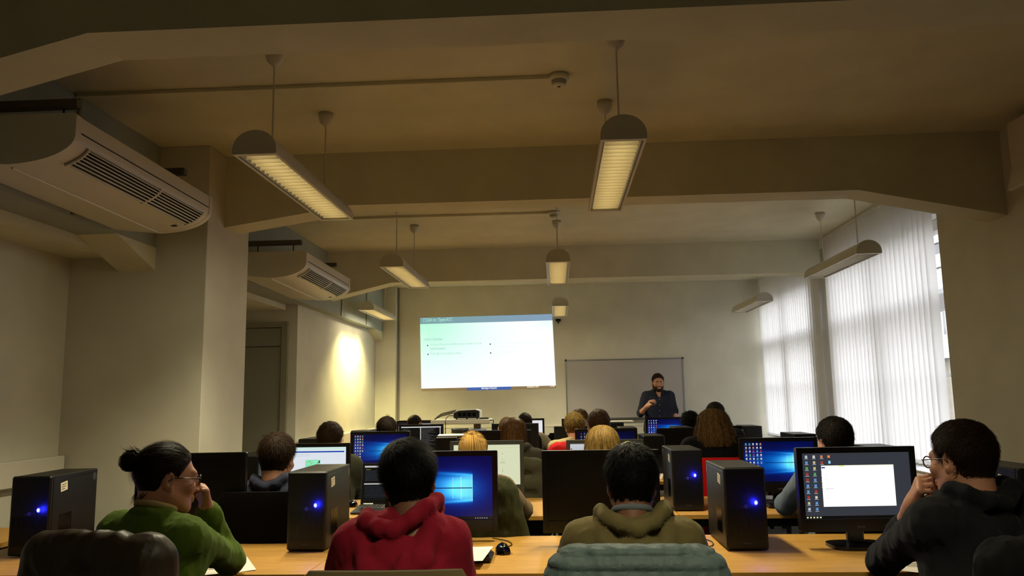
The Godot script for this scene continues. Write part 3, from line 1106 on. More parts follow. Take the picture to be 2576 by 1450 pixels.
	fr.span(Vector3(-0.87, -0.004, 0), Vector3(-0.852, 0.874, 0.026), 0.002).span(Vector3(0.852, -0.004, 0), Vector3(0.87, 0.874, 0.026), 0.002)
	fr.span(Vector3(-0.852, 0.856, 0), Vector3(0.852, 0.874, 0.026)).span(Vector3(-0.852, -0.004, 0), Vector3(0.852, 0.014, 0.026))
	obj("frame", fr.mesh(), M.alu, b)
	for q in [[-0.861, 0.865], [0.861, 0.865]]:
		obj("corner_cap", Geo.new().ball(Vector3(q[0], q[1], 0.014), Vector3(0.019, 0.019, 0.016), 14, 8).mesh(), M.steel, b)
	obj("pen_tray", Geo.new().span(Vector3(-0.55, -0.012, 0.02), Vector3(0.55, -0.004, 0.075), 0.002).span(Vector3(-0.55, -0.012, 0.070), Vector3(0.55, 0.006, 0.075)).mesh(), M.alu, b)
	# small camera on the wall between slide and board
	var c := thing("wall_camera", "small dark camera on the wall at the slide's upper right corner", "camera", Vector3(0.045, 2.53, WALL_BACK))
	obj("mount", bx(Vector3(-0.04, -0.012, 0), Vector3(0.04, 0.02, 0.03), 0.004), M.steel, c)
	for xx in [-0.022, 0.022]:
		obj("lens", Geo.new().tube([Vector3(xx, 0, 0.02), Vector3(xx, -0.012, 0.075)], 0.016, 12).mesh(), M.black, c)
	obj("knob", Geo.new().ball(Vector3(0, -0.035, 0.03), Vector3(0.014, 0.018, 0.014), 10, 8).mesh(), M.black, c)
	# light patch marks on the wall are left to the lamps; projector cart
	var pc := thing("projector_cart", "pale projector cart with a single column in front of the slide wall", "cart", Vector3(-1.107, 0, -9.2))
	obj("tabletop", bx(Vector3(-0.335, 1.102, -0.25), Vector3(0.335, 1.152, 0.25), 0.006), M.white, pc)
	obj("column", bx(Vector3(0.135, 0.10, -0.04), Vector3(0.215, 1.102, 0.04), 0.004), M.alu, pc)
	obj("handle", Geo.new().tube([Vector3(0.335, 1.14, 0.18), Vector3(0.375, 1.14, 0.18), Vector3(0.375, 1.10, 0.18), Vector3(0.355, 1.10, 0.18)], 0.006, 8).mesh(), M.steel, pc)
	for a in [-1, 1]:
		obj("foot", bx(Vector3(-0.28, 0.05, a * 0.20 - 0.02), Vector3(0.28, 0.10, a * 0.20 + 0.02), 0.005), M.alu, pc)
		for q in [-0.26, 0.26]:
			obj("caster", Geo.new().tube([Vector3(q, 0.027, a * 0.20 - 0.012), Vector3(q, 0.027, a * 0.20 + 0.012)], 0.026, 14).mesh(), M.black, pc)
	obj("crossbar", bx(Vector3(0.135, 0.06, -0.2), Vector3(0.215, 0.10, 0.2)), M.alu, pc)
	var pr := thing("projector", "white-topped projector with dark sides on the pale cart", "projector", Vector3(-1.045, 1.152, -9.22))
	var prof := PackedVector2Array([Vector2(-0.15, 0.012), Vector2(0.145, 0.012), Vector2(0.148, 0.09), Vector2(0.10, 0.106), Vector2(-0.09, 0.098), Vector2(-0.152, 0.07)])
	obj("body", Geo.new().prism(prof, -0.13, 0.125).mesh(), M.blacktop, pr)
	obj("lid", Geo.new().prism(PackedVector2Array([Vector2(-0.155, 0.071), Vector2(-0.09, 0.0985), Vector2(0.10, 0.1065), Vector2(0.152, 0.090), Vector2(0.152, 0.097), Vector2(0.10, 0.114), Vector2(-0.09, 0.106), Vector2(-0.155, 0.079)]), -0.135, 0.13).mesh(), M.frame, pr)
	obj("side_plate", bx(Vector3(0.146, 0.012, -0.13), Vector3(0.153, 0.095, 0.125), 0.002), M.frame, pr)
	obj("lens", Geo.new().tube([Vector3(0.06, 0.055, -0.13), Vector3(0.06, 0.055, -0.155)], 0.03, 16).mesh(), M.gloss, pr)
	for q in [-0.12, 0.0, 0.12]:
		obj("foot", Geo.new().tube([Vector3(q, 0, 0.10), Vector3(q, 0.014, 0.10)], 0.010, 10).mesh(), M.black, pr)
	for k in 4:
		obj("vent_slit", bx(Vector3(-0.10 + k * 0.055, 0.035, 0.1245), Vector3(-0.06 + k * 0.055, 0.075, 0.127)), M.gloss, pr)
	var cb := [Vector3(-0.15, 0.075, 0.02), Vector3(-0.24, 0.055, 0.05), Vector3(-0.33, 0.025, 0.10), Vector3(-0.39, -0.05, 0.10), Vector3(-0.40, -0.5, 0.06)]
	for k in 3:
		var q := []
		for pt in cb:
			q.append(pt + Vector3(0.004 * k, 0.014 * k * (1.0 if pt.y > 0.02 else 0.0), -0.022 * k))
		obj("cable", Geo.new().tube(curve(q), 0.0055, 7).mesh(), M.cable, pr)
	obj("cable", Geo.new().tube(curve([Vector3(-0.15, 0.04, 0.11), Vector3(-0.20, 0.045, 0.17), Vector3(-0.225, 0.0, 0.26), Vector3(-0.225, -0.08, 0.27), Vector3(-0.23, -0.30, 0.265)]), 0.0045, 7).mesh(), M.cable, pr)
	var rc := thing("remote_control", "small dark remote control on the projector cart", "remote", Vector3(-0.85, 1.152, -9.15), 0.4)
	obj("shell", bx(Vector3(-0.055, 0, -0.018), Vector3(0.055, 0.016, 0.018), 0.005), M.black, rc)
	for k in 4:
		obj("button", bx(Vector3(-0.04 + k * 0.02, 0.016, -0.005), Vector3(-0.03 + k * 0.02, 0.019, 0.005)), M.mark, rc)


# ------------------------------------------------------------------ desks

func build_desks() -> void:
	var rows := [[-3.07, -3.87, "first desk row"], [-4.50, -5.28, "second desk row"], [-6.20, -7.00, "third desk row"], [-7.86, -8.62, "fourth desk row"], [-9.52, -10.28, "last desk row"]]
	var place := ["at the left end", "left of the middle", "in the middle", "at the right end"]
	for r in rows.size():
		var x0 := -2.58 if r == 0 else -2.56
		var sx := -0.98 if r == 0 else -0.94
		var xs := [x0, sx, sx + 1.6, sx + 2.6 if r else 2.26, 2.86]
		if r > 0:
			xs = [x0, sx, sx + 1.6, 2.26, 2.88]
		else:
			xs = [x0, sx, 0.62, 2.22, 2.86]
		for k in 4:
			desk(xs[k], xs[k + 1], rows[r][0], rows[r][1], "beech computer desk %s of the %s" % [place[k], rows[r][2]])
	desk(-3.15, -2.70, -3.74, -4.24, "short beech side desk against the near left wall")


func desk(x0: float, x1: float, zf: float, zb: float, label: String) -> void:
	var t := thing("desk", label, "desk", Vector3((x0 + x1) / 2, 0, (zf + zb) / 2), 0.0, "beech computer desks")
	var w := (x1 - x0) / 2 - 0.0015
	var d := absf(zf - zb) / 2
	obj("tabletop", bx(Vector3(-w, DESK_Y - 0.025, -d), Vector3(w, DESK_Y, d), 0.0018), M.wood, t)
	var rail := Geo.new()
	rail.span(Vector3(-w + 0.04, DESK_Y - 0.075, d - 0.085), Vector3(w - 0.04, DESK_Y - 0.027, d - 0.055)).span(Vector3(-w + 0.04, DESK_Y - 0.075, -d + 0.055), Vector3(w - 0.04, DESK_Y - 0.027, -d + 0.085))
	rail.span(Vector3(-w + 0.04, DESK_Y - 0.075, -d + 0.055), Vector3(-w + 0.08, DESK_Y - 0.027, d - 0.055)).span(Vector3(w - 0.08, DESK_Y - 0.075, -d + 0.055), Vector3(w - 0.04, DESK_Y - 0.027, d - 0.055))
	obj("frame", rail.mesh(), M.steel, t)
	for sx in [-1, 1]:
		for sz in [-1, 1]:
			obj("leg", bx(Vector3(sx * (w - 0.06) - 0.02, 0, sz * (d - 0.07) - 0.02), Vector3(sx * (w - 0.06) + 0.02, DESK_Y - 0.027, sz * (d - 0.07) + 0.02), 0.003), M.steel, t)


# ------------------------------------------------------------------ computers

func monitor(x: float, z: float, turn: float, w: float, top: float, scr: Material, label: String, bez: Material = null) -> Node3D:
	var t := thing("monitor", label, "monitor", Vector3(x, DESK_Y, z), deg_to_rad(turn), "monitors on the desks")
	if bez == null:
		bez = M.bezel
	var h := w * 0.69
	var y1 := top - DESK_Y
	var y0 := y1 - h
	var s := 0.024
	var low := 0.052
	obj("housing", Geo.new().span(Vector3(-w / 2, y0, -0.030), Vector3(w / 2, y1, 0.0), 0.006).span(Vector3(-w * 0.33, y0 + 0.05, -0.055), Vector3(w * 0.33, y1 - 0.06, -0.028), 0.012).mesh(), bez, t)
	var fr := Geo.new()
	fr.span(Vector3(-w / 2 - 0.0005, y0 - 0.0005, -0.004), Vector3(-w / 2 + s, y1 + 0.0005, 0.010), 0.0015).span(Vector3(w / 2 - s, y0 - 0.0005, -0.004), Vector3(w / 2 + 0.0005, y1 + 0.0005, 0.010), 0.0015)
	fr.span(Vector3(-w / 2 + s, y1 - s, -0.004), Vector3(w / 2 - s, y1, 0.010)).span(Vector3(-w / 2 + s, y0, -0.004), Vector3(w / 2 - s, y0 + low, 0.010))
	obj("bezel", fr.mesh(), bez, t)
	var g := Geo.new()
	g.poly([Vector3(-w / 2 + s, y0 + low, 0.003), Vector3(w / 2 - s, y0 + low, 0.003), Vector3(w / 2 - s, y1 - s, 0.003), Vector3(-w / 2 + s, y1 - s, 0.003)], [Vector2(0, 1), Vector2(1, 1), Vector2(1, 0), Vector2(0, 0)])
	g.span(Vector3(-w / 2 + s, y0 + low, 0.0), Vector3(w / 2 - s, y1 - s, 0.0025))
	obj("screen", g.mesh(), scr, t)
	obj("stand_neck", Geo.new().span(Vector3(-0.035, 0.012, -0.075), Vector3(0.035, y0 + 0.16, -0.045), 0.006).mesh(), bez, t)
	var base := PackedVector2Array()
	for k in 28:
		var a := TAU * k / 28.0
		base.append(Vector2(0.125 * signf(cos(a)) * pow(absf(cos(a)), 0.5), 0.095 * signf(sin(a)) * pow(absf(sin(a)), 0.6)))
	var bg := Geo.new()
	bg.T = Transform3D(Basis(Vector3.RIGHT, -PI / 2), Vector3(0, 0, -0.03))
	bg.prism(base, 0.0, 0.014, true)
	obj("base", bg.mesh(), bez, t)
	obj("power_light", bx(Vector3(w / 2 - 0.030, y0 + 0.014, 0.009), Vector3(w / 2 - 0.024, y0 + 0.018, 0.0115)), M.mark, t)
	obj("badge", bx(Vector3(-0.018, y0 + 0.015, 0.0095), Vector3(0.018, y0 + 0.024, 0.0112)), M.mark, t)
	return t


func tower(x: float, z: float, turn: float, led: bool, label: String, stickers := 0, top: Material = null, hh := 0.345) -> Node3D:
	# x, z: middle of the front face's foot
	var w := 0.172
	var d := 0.405
	var t := thing("computer_tower", label, "computer", Vector3(x, DESK_Y, z), deg_to_rad(turn), "computer towers on the desks")
	obj("case", Geo.new().span(Vector3(-w / 2, 0.008, -d), Vector3(w / 2, hh, -0.022), 0.004).mesh(), M.case if top == null else top, t)
	var front := Geo.new()
	front.span(Vector3(-w / 2 - 0.001, 0.006, -0.024), Vector3(w / 2 + 0.001, hh + 0.001, 0.0), 0.007)
	var fp := obj("front_panel", front.mesh(), M.black, t)
	var ribs := Geo.new()
	for k in 19:
		var xx := -w * 0.42 + k * w * 0.84 / 18.0
		ribs.span(Vector3(xx - 0.0016, 0.045, -0.002), Vector3(xx + 0.0016, hh * 0.5, 0.0022))
	obj("front_ribs", ribs.mesh(), M.black, fp)
	obj("emblem", Geo.new().tube([Vector3(0.0, hh * 0.535, -0.001), Vector3(0.0, hh * 0.535, 0.0014)], 0.009, 16).mesh(), M.mark, fp)
	obj("emblem_wing", Geo.new().span(Vector3(-0.020, hh * 0.53, 0), Vector3(-0.012, hh * 0.54, 0.0014)).span(Vector3(0.012, hh * 0.53, 0), Vector3(0.020, hh * 0.54, 0.0014)).mesh(), M.mark, fp)
	var strip := Geo.new()
	for k in 7:
		strip.span(Vector3(-0.018 + k * 0.0052, 0.030, 0), Vector3(-0.0145 + k * 0.0052, 0.036, 0.0014))
	obj("name_strip", strip.mesh(), M.mark, fp)
	obj("power_button", Geo.new().tube([Vector3(w * 0.24, hh * 0.58, -0.001), Vector3(w * 0.24, hh * 0.58, 0.002)], 0.009, 14).mesh(), M.gloss, fp)
	if led:
		obj("power_led", Geo.new().ball(Vector3(w * 0.24, hh * 0.58, 0.003), Vector3(0.0085, 0.0105, 0.004), 14, 8).mesh(), M.led, fp)
		obj("led_core", Geo.new().ball(Vector3(w * 0.24, hh * 0.58, 0.0055), Vector3(0.0048, 0.006, 0.0028), 12, 8).mesh(), M.ledwhite, fp)
		var o := OmniLight3D.new()
		o.name = "led_light"
		o.light_color = Color(0.12, 0.14, 1.0)
		o.light_energy = 0.012
		o.omni_range = 2.0
		o.omni_attenuation = 2.0
		o.light_size = 0.004
		o.shadow_enabled = true
		o.position = Vector3(w * 0.24, hh * 0.58, 0.030)
		t.add_child(o)
	obj("lid_seam", bx(Vector3(-w / 2 - 0.0005, hh - 0.018, -d + 0.01), Vector3(w / 2 + 0.0005, hh - 0.0165, -0.03)), M.gloss, t)
	if stickers:
		var sx := w / 2 * signf(stickers)
		var g := Geo.new()
		g.T = Transform3D(Basis(Vector3.RIGHT, 0.12), Vector3(sx, hh - 0.055, -0.11))
		g.box(Vector3.ZERO, Vector3(0.0012, 0.040, 0.056))
		var lab := obj("paper_label", g.mesh(), M.sticker, t)
		var ln := Geo.new()
		ln.T = g.T
		for k in 3:
			ln.box(Vector3(0.0007 * signf(stickers), 0.010 - k * 0.010, 0.004 * k), Vector3(0.0006, 0.003, 0.038 - k * 0.006))
		obj("label_lines", ln.mesh(), M.mark, lab)
		obj("round_seal", Geo.new().tube([Vector3(sx - 0.0004, hh - 0.035, -d + 0.03), Vector3(sx + 0.0012 * signf(stickers), hh - 0.035, -d + 0.03)], 0.018, 20).mesh(), M.mark, t)
		var v := Geo.new()
		for k in 9:
			v.span(Vector3(sx - 0.001, 0.06, -0.09 - k * 0.012), Vector3(sx + 0.001, 0.17, -0.084 - k * 0.012))
		obj("side_vent", v.mesh(), M.gloss, t)
	var bk := Geo.new()
	for k in 4:
		bk.tube(curve([Vector3(-0.05 + k * 0.03, 0.22 - k * 0.03, -d), Vector3(-0.05 + k * 0.032, 0.20 - k * 0.03, -d - 0.035), Vector3(-0.04 + k * 0.03, 0.10, -d - 0.04), Vector3(-0.04 + k * 0.03, 0.02, -d - 0.02)]), 0.0032, 6)
	obj("rear_cables", bk.mesh(), M.cable, t)
	return t


func build_computers() -> void:
	var off: Material = M.screenoff
	var hero_blank := screen_mat(desktop(0, 0, 1, 0.03, 0.05, false), 1.0)
	# --- first row
	tower(-2.329, -3.42, 4, true, "black tower with blue power light at the far left end of the first row", 1)
	tower(-1.116, -3.50, 0, true, "black tower with blue light left of the red hoodie", 1)
	tower(0.787, -3.46, 0, true, "black tower with blue light right of the olive hoodie", -1, M.blacktop)
	tower(1.90, -3.28, 3, false, "black tower at the right end of the first row behind the dark hoodie", -1)
	monitor(-1.757, -3.74, 3, 0.525, 1.158, off, "switched off monitor beside the person in the green sweater")
	monitor(-0.552, -3.74, -1, 0.530, 1.152, hero_blank, "monitor with blue window wallpaper right of the red hoodie")
	monitor(0.185, -3.60, 0, 0.520, 1.157, off, "switched off monitor beside the olive hoodie")
	monitor(1.275, -3.52, 3.5, 0.510, 1.162, screen_mat(grey_desktop(), 1.05), "monitor with grey desktop and a white window at right front")
	# --- second row
	tower(-1.83, -4.56, 0, false, "tower with a paper label behind the switched off left monitor", 1)
	tower(0.732, -4.62, 0, true, "tower with blue light in the second row beside the red chair", -1, M.blacktop)
	tower(1.853, -4.52, 0, false, "tower behind the monitor with the grey desktop", -1)
	monitor(-1.593, -5.02, 0, 0.535, 1.126, screen_mat(browser_page(), 1.0), "monitor with white web page beside the blue-grey hoodie")
	monitor(-0.453, -5.04, 0, 0.468, 1.126, screen_mat(document_page(Color(0.86, 0.88, 0.74), 0), 0.95), "monitor with pale document page behind the blonde ponytail", M.greybezel)
	monitor(0.291, -5.04, 0, 0.480, 1.124, screen_mat(document_page(Color(0.82, 0.84, 0.87), 1), 0.85), "monitor with text page behind the long blonde hair", M.greybezel)
	monitor(1.369, -5.06, 0, 0.480, 1.121, screen_mat(desktop(5, 10, 7, 0.03, 0.052), 0.95), "monitor with blue wallpaper and icon columns left of the dark-haired man at right")
	# --- third row
	tower(-2.04, -6.42, 0, false, "tower at the left end of the third row", 0)
	tower(-0.907, -6.42, 0, false, "tower with papers on top left of the ponytail", 0)
	tower(0.775, -6.50, 0, false, "tower in the third row beyond the long blonde hair", -1, null, 0.33)
	tower(1.955, -6.42, 0, false, "tower in the third row in front of the corner blind", -1, null, 0.33)
	monitor(-1.542, -6.84, 0, 0.520, 1.121, screen_mat(desktop(4, 10, 3, 0.03, 0.045), 0.85), "monitor with four icon columns on blue wallpaper in the third row")
	monitor(-0.497, -6.84, 0, 0.535, 1.116, off, "switched off monitor left of the grey hoodie with long brown hair")
	monitor(0.411, -6.84, 0, 0.530, 1.118, screen_mat(desktop(3, 10, 9, 0.05, 0.058), 0.35), "dim monitor with icons in front of the short-haired man")
	monitor(1.10, -6.84, 0, 0.52, 1.115, off, "switched off monitor hidden behind the curly long hair")
	# --- fourth row
	tower(-2.02, -8.00, 0, false, "tower at the left end of the fourth row", 0)
	tower(-0.843, -8.00, 0, false, "tower below the projector cart's column", 0, null, 0.33)
	tower(0.706, -8.02, 0, false, "pale-topped tower in the fourth row under the whiteboard", 0, M.greybezel, 0.335)
	tower(1.242, -7.95, 0, false, "tower in the fourth row just left of the curly long hair", 0, null, 0.335)
	tower(1.984, -8.20, 0, false, "tower at the right end of the fourth row by the wall corner", -1, null, 0.325)
	monitor(-1.449, -8.38, 0, 0.475, 1.127, screen_mat(terminal_pic(), 0.8), "monitor with a split black terminal window in the fourth row")
	monitor(-0.445, -8.30, 0, 0.490, 1.124, off, "switched off monitor in the fourth row behind the long brown hair")
	monitor(0.20, -8.38, 0, 0.48, 1.085, off, "switched off monitor in front of the cream sweater")
	monitor(1.69, -8.38, 0, 0.48, 1.065, off, "switched off monitor right of the curly long hair")
	# --- last row
	tower(0.707, -9.60, 0, false, "low tower in the last row below the whiteboard tray", 0, M.greybezel, 0.335)
	monitor(-1.765, -9.85, 0, 0.49, 1.129, screen_mat(last_pic(), 0.8), "monitor with purple and white page beside the projector cart")
	monitor(-0.408, -9.85, 0, 0.486, 1.131, screen_mat(document_page(Color(0.9, 0.9, 0.92), 2), 1.0), "monitor with plain white page in the last row")
	monitor(0.30, -9.85, 0, 0.50, 1.124, off, "switched off monitor in the last row under the whiteboard's left end")
	monitor(1.331, -9.78, 0, 0.525, 1.125, screen_mat(desktop(4, 9, 15, 0.03, 0.062), 1.0), "monitor with blue wallpaper in front of the lecturer")


func last_pic() -> Pic:
	var p := Pic.new(256, 160, Color(0.82, 0.84, 0.86))
	p.rect(0, 0, 1, 0.07, Color(0.1, 0.1, 0.12))
	p.rect(0, 0.07, 0.55, 0.10, Color(0.25, 0.08, 0.25))
	text_rows(p, 0.05, 0.22, 0.9, 0.06, 10, 0.015, Color(0.5, 0.5, 0.52), 8)
	return p


# ------------------------------------------------------------------ small things on the desks

func mouse(x: float, z: float, turn: float, label: String, cord := true) -> void:
	var t := thing("computer_mouse", label, "mouse", Vector3(x, DESK_Y, z), turn, "computer mice")
	var rows := []
	for j in 9:
		var s := j / 8.0
		var zz := lerpf(0.055, -0.055, s)
		var hw := 0.031 * pow(maxf(0.0, 1.0 - pow(absf(s * 2.0 - 1.0), 3.2)), 0.5) + 0.002
		var hh := 0.036 * pow(maxf(0.0, 1.0 - pow(absf(s * 1.9 - 0.85), 2.6)), 0.5) + 0.004
		var row := []
		for i in 13:
			var a := PI * i / 12.0
			row.append(Vector3(cos(a) * hw, 0.002 + sin(a) * hh, zz))
		rows.append(row)
	obj("shell", Geo.new().grid(rows, false, false).mesh(), M.gloss, t)
	obj("wheel", Geo.new().tube([Vector3(-0.004, 0.034, -0.028), Vector3(0.004, 0.034, -0.028)], 0.008, 12).mesh(), M.greybezel, t)
	obj("button_seam", bx(Vector3(-0.0008, 0.012, -0.053), Vector3(0.0008, 0.0375, -0.036)), M.greybezel, t)
	if cord:
		obj("cord", Geo.new().tube(curve([Vector3(0, 0.014, -0.053), Vector3(-0.025, 0.006, -0.085), Vector3(0.03, 0.004, -0.12), Vector3(0.055, 0.004, -0.17), Vector3(0.04, 0.004, -0.26), Vector3(-0.02, 0.004, -0.34)]), 0.0022, 6).mesh(), M.cable, t)


func keyboard(x: float, z: float, turn: float, label: String, single := false) -> void:
	var t := thing("keyboard", label, "keyboard", Vector3(x, DESK_Y, z), turn, "keyboards")
	obj("body", Geo.new().span(Vector3(-0.22, 0.003, -0.075), Vector3(0.22, 0.020, 0.075), 0.005).mesh(), M.blacktop, t)
	obj("wrist_edge", Geo.new().span(Vector3(-0.218, 0.003, 0.060), Vector3(0.218, 0.022, 0.080), 0.005).mesh(), M.bezel, t)
	var key := Geo.new().box(Vector3.ZERO, Vector3(0.0165, 0.008, 0.0165), 0.0025).mesh()
	var g := Geo.new()
	for j in 6:
		for i in 22:
			if i == 15 or i == 18:
				continue
			var p := Vector3(-0.203 + i * 0.0193, 0.0235, -0.062 + j * 0.0205)
			if single:
				var k := obj("key", key, M.bezel, t)
				k.position = p
			else:
				g.box(p, Vector3(0.0165, 0.008, 0.0165), 0.0025)
	if not single:
		obj("keys", g.mesh(), M.bezel, t)


func sheet(x: float, z: float, turn: float, label: String, curl := 0.0, pics := true, y := 0.0) -> Node3D:
	var t := thing("paper_sheet", label, "paper", Vector3(x, DESK_Y + 0.0012 + y, z), turn, "papers on the desks")
	var rows := []
	for j in 9:
		var row := []
		for i in 7:
			var px := lerpf(-0.105, 0.105, i / 6.0)
			var pz := lerpf(-0.148, 0.148, j / 8.0)
			row.append(Vector3(px, 0.0006 + curl * pow(maxf(0.0, (pz - 0.02) / 0.13), 2.0) + 0.0015 * sin(i * 1.3), pz))
		rows.append(row)
	obj("sheet", Geo.new().grid(rows, false, true).mesh(), M.paper, t)
	var g := Geo.new()
	if pics:
		for q in [[-0.085, -0.125, 0.075, 0.05], [0.02, -0.12, 0.065, 0.04], [-0.08, -0.045, 0.11, 0.075]]:
			g.span(Vector3(q[0], 0.0018, q[1]), Vector3(q[0] + q[2], 0.0024, q[1] + q[3]))
	for k in 6:
		g.span(Vector3(-0.085, 0.0018, -0.01 + k * 0.013 if not pics else -0.055 + 0.0), Vector3(0.03 + 0.008 * (k % 3), 0.0023, -0.0065 + k * 0.013 if not pics else -0.052))
	obj("print", g.mesh(), M.ink, t)
	return t


func build_small_things() -> void:
	keyboard(-0.50, -3.33, 0.0, "black keyboard with number pad on the first row beside the crimson sleeve", true)
	mouse(-0.247, -3.46, 0.15, "black mouse with looping cord on the first row between the two hoodies")
	mouse(0.56, -3.44, -0.3, "black mouse beside the olive hoodie's right arm")
	sheet(-0.40, -3.30, -0.06, "white printed sheet against the crimson sleeve", 0.0, false, 0.028)
	sheet(1.43, -3.48, 0.22, "handout with dark pictures in front of the grey desktop monitor", 0.015)
	sheet(1.34, -3.20, -0.5, "white sheet under the dark hoodie's elbow at right front", 0.0, false)
	sheet(-1.36, -3.22, 0.5, "sheet of paper under the green sleeve's elbow", 0.0, false)
	mouse(-1.30, -4.95, 0.9, "black mouse beside the laptop in the second row")
	laptop(-1.03, -4.72, 0.0)
	keyboard(1.42, -4.78, 0.0, "black keyboard under the blue wallpaper monitor in the second row")
	keyboard(0.24, -4.78, 0.0, "black keyboard before the blonde hair in the second row")
	keyboard(1.33, -9.62, 0.0, "black keyboard in front of the lecturer's monitor")
	keyboard(-1.55, -6.52, 0.0, "black keyboard in the third row at left")
	keyboard(0.42, -6.52, 0.0, "black keyboard in the third row before the mauve top")
	# books and papers between the towers, right of the middle
	var bk := thing("book_stack", "short stack of papers and booklets on the third row, left of the blue-lit tower", "papers", Vector3(0.90, DESK_Y, -6.45))
	for k in 3:
		obj("booklet", bx(Vector3(-0.105 + k * 0.006, k * 0.011, -0.14), Vector3(0.105 + k * 0.004, k * 0.011 + 0.010, 0.14), 0.001), M.paper, bk)
	var b2 := thing("book_stack", "open white pages on the fourth row, below the lecturer's monitor", "papers", Vector3(1.02, DESK_Y, -8.06), 0.2)
	for k in 2:
		obj("booklet", bx(Vector3(-0.15, k * 0.008, -0.10), Vector3(0.15 - 0.03 * k, k * 0.008 + 0.007, 0.10), 0.001), M.paper, b2)
	var pt := thing("paper_pile", "pale papers lying on the tower left of the ponytail", "papers", Vector3(-0.90, DESK_Y + 0.346, -6.62), 0.1)
	for k in 3:
		obj("paper_sheet", bx(Vector3(-0.10, k * 0.003, -0.14), Vector3(0.115 + 0.01 * k, k * 0.003 + 0.0025, 0.14)), M.paper, pt)
	var coil := thing("cable_coil", "coiled black cable on the tower papers left of the ponytail", "cable", Vector3(-0.83, DESK_Y + 0.358, -6.72))
	var pts := []
	for k in 61:
		var a := TAU * k / 15.0
		pts.append(Vector3(cos(a) * (0.07 + 0.004 * sin(k)), 0.006 + k * 0.0006, sin(a) * 0.05))
	obj("loops", Geo.new().tube(pts, 0.005, 6).mesh(), M.cable, coil)
	var st := thing("paper_pile", "pale papers on the low tower under the whiteboard tray", "papers", Vector3(0.76, DESK_Y + 0.336, -9.78))
	for k in 2:
		obj("paper_sheet", bx(Vector3(-0.12, k * 0.006, -0.13), Vector3(0.16, k * 0.006 + 0.005, 0.13)), M.paper, st)
	var cup := thing("paper_cup", "white paper cup beside the base of the lecturer's monitor", "cup", Vector3(1.60, DESK_Y, -9.60))
	obj("cup", Geo.new().lathe([Vector2(0.0, 0.088), Vector2(0.036, 0.09), Vector2(0.038, 0.092), Vector2(0.028, 0.0), Vector2(0.0, 0.0)], 20).mesh(), M.paper, cup)
	obj("rim", Geo.new().lathe([Vector2(0.036, 0.092), Vector2(0.0395, 0.0935), Vector2(0.0395, 0.089), Vector2(0.037, 0.088)], 20).mesh(), M.paper, cup)


func laptop(x: float, z: float, turn: float) -> void:
	var t := thing("laptop", "open dark laptop with text editor left of the black-haired head", "laptop", Vector3(x, DESK_Y, z), turn)
	var w := 0.36
	var d := 0.24
	var base := PackedVector2Array([Vector2(d / 2, 0.004), Vector2(d / 2, 0.012), Vector2(-d / 2, 0.030), Vector2(-d / 2, 0.004)])
	var g := Geo.new()
	g.T = Transform3D(Basis(Vector3(0, 0, 1), Vector3.UP, Vector3(-1, 0, 0)), Vector3.ZERO)
	g.prism(base, -w / 2, w / 2)
	obj("base", g.mesh(), M.blacktop, t)
	var ks := Geo.new()
	for j in 5:
		for i in 15:
			ks.box(Vector3(-0.15 + i * 0.0213, 0.0275 - j * 0.0016, -0.085 + j * 0.0215), Vector3(0.018, 0.004, 0.018), 0.001)
	obj("keys", ks.mesh(), M.greybezel, t)
	var tilt := Basis(Vector3.RIGHT, -0.16)
	var hinge := Vector3(0, 0.028, -d / 2 + 0.004)
	var lid := Geo.new()
	lid.T = Transform3D(tilt, hinge)
	lid.span(Vector3(-w / 2, 0.0, -0.010), Vector3(w / 2, 0.245, 0.0), 0.004)
	obj("lid", lid.mesh(), M.bezel, t)
	var s := Geo.new()
	s.T = Transform3D(tilt, hinge)
	s.poly([Vector3(-w / 2 + 0.018, 0.026, 0.001), Vector3(w / 2 - 0.018, 0.026, 0.001), Vector3(w / 2 - 0.018, 0.228, 0.001), Vector3(-w / 2 + 0.018, 0.228, 0.001)], [Vector2(0, 1), Vector2(1, 1), Vector2(1, 0), Vector2(0, 0)])
	s.span(Vector3(-w / 2 + 0.018, 0.026, -0.002), Vector3(w / 2 - 0.018, 0.228, 0.0007))
	obj("screen", s.mesh(), screen_mat(laptop_pic(), 0.8), t)
	for k in [-1, 1]:
		obj("hinge", Geo.new().tube([hinge + Vector3(k * 0.13 - 0.03, 0, 0), hinge + Vector3(k * 0.13 + 0.03, 0, 0)], 0.008, 10).mesh(), M.alu, t)


# ------------------------------------------------------------------ chairs and the coats on them

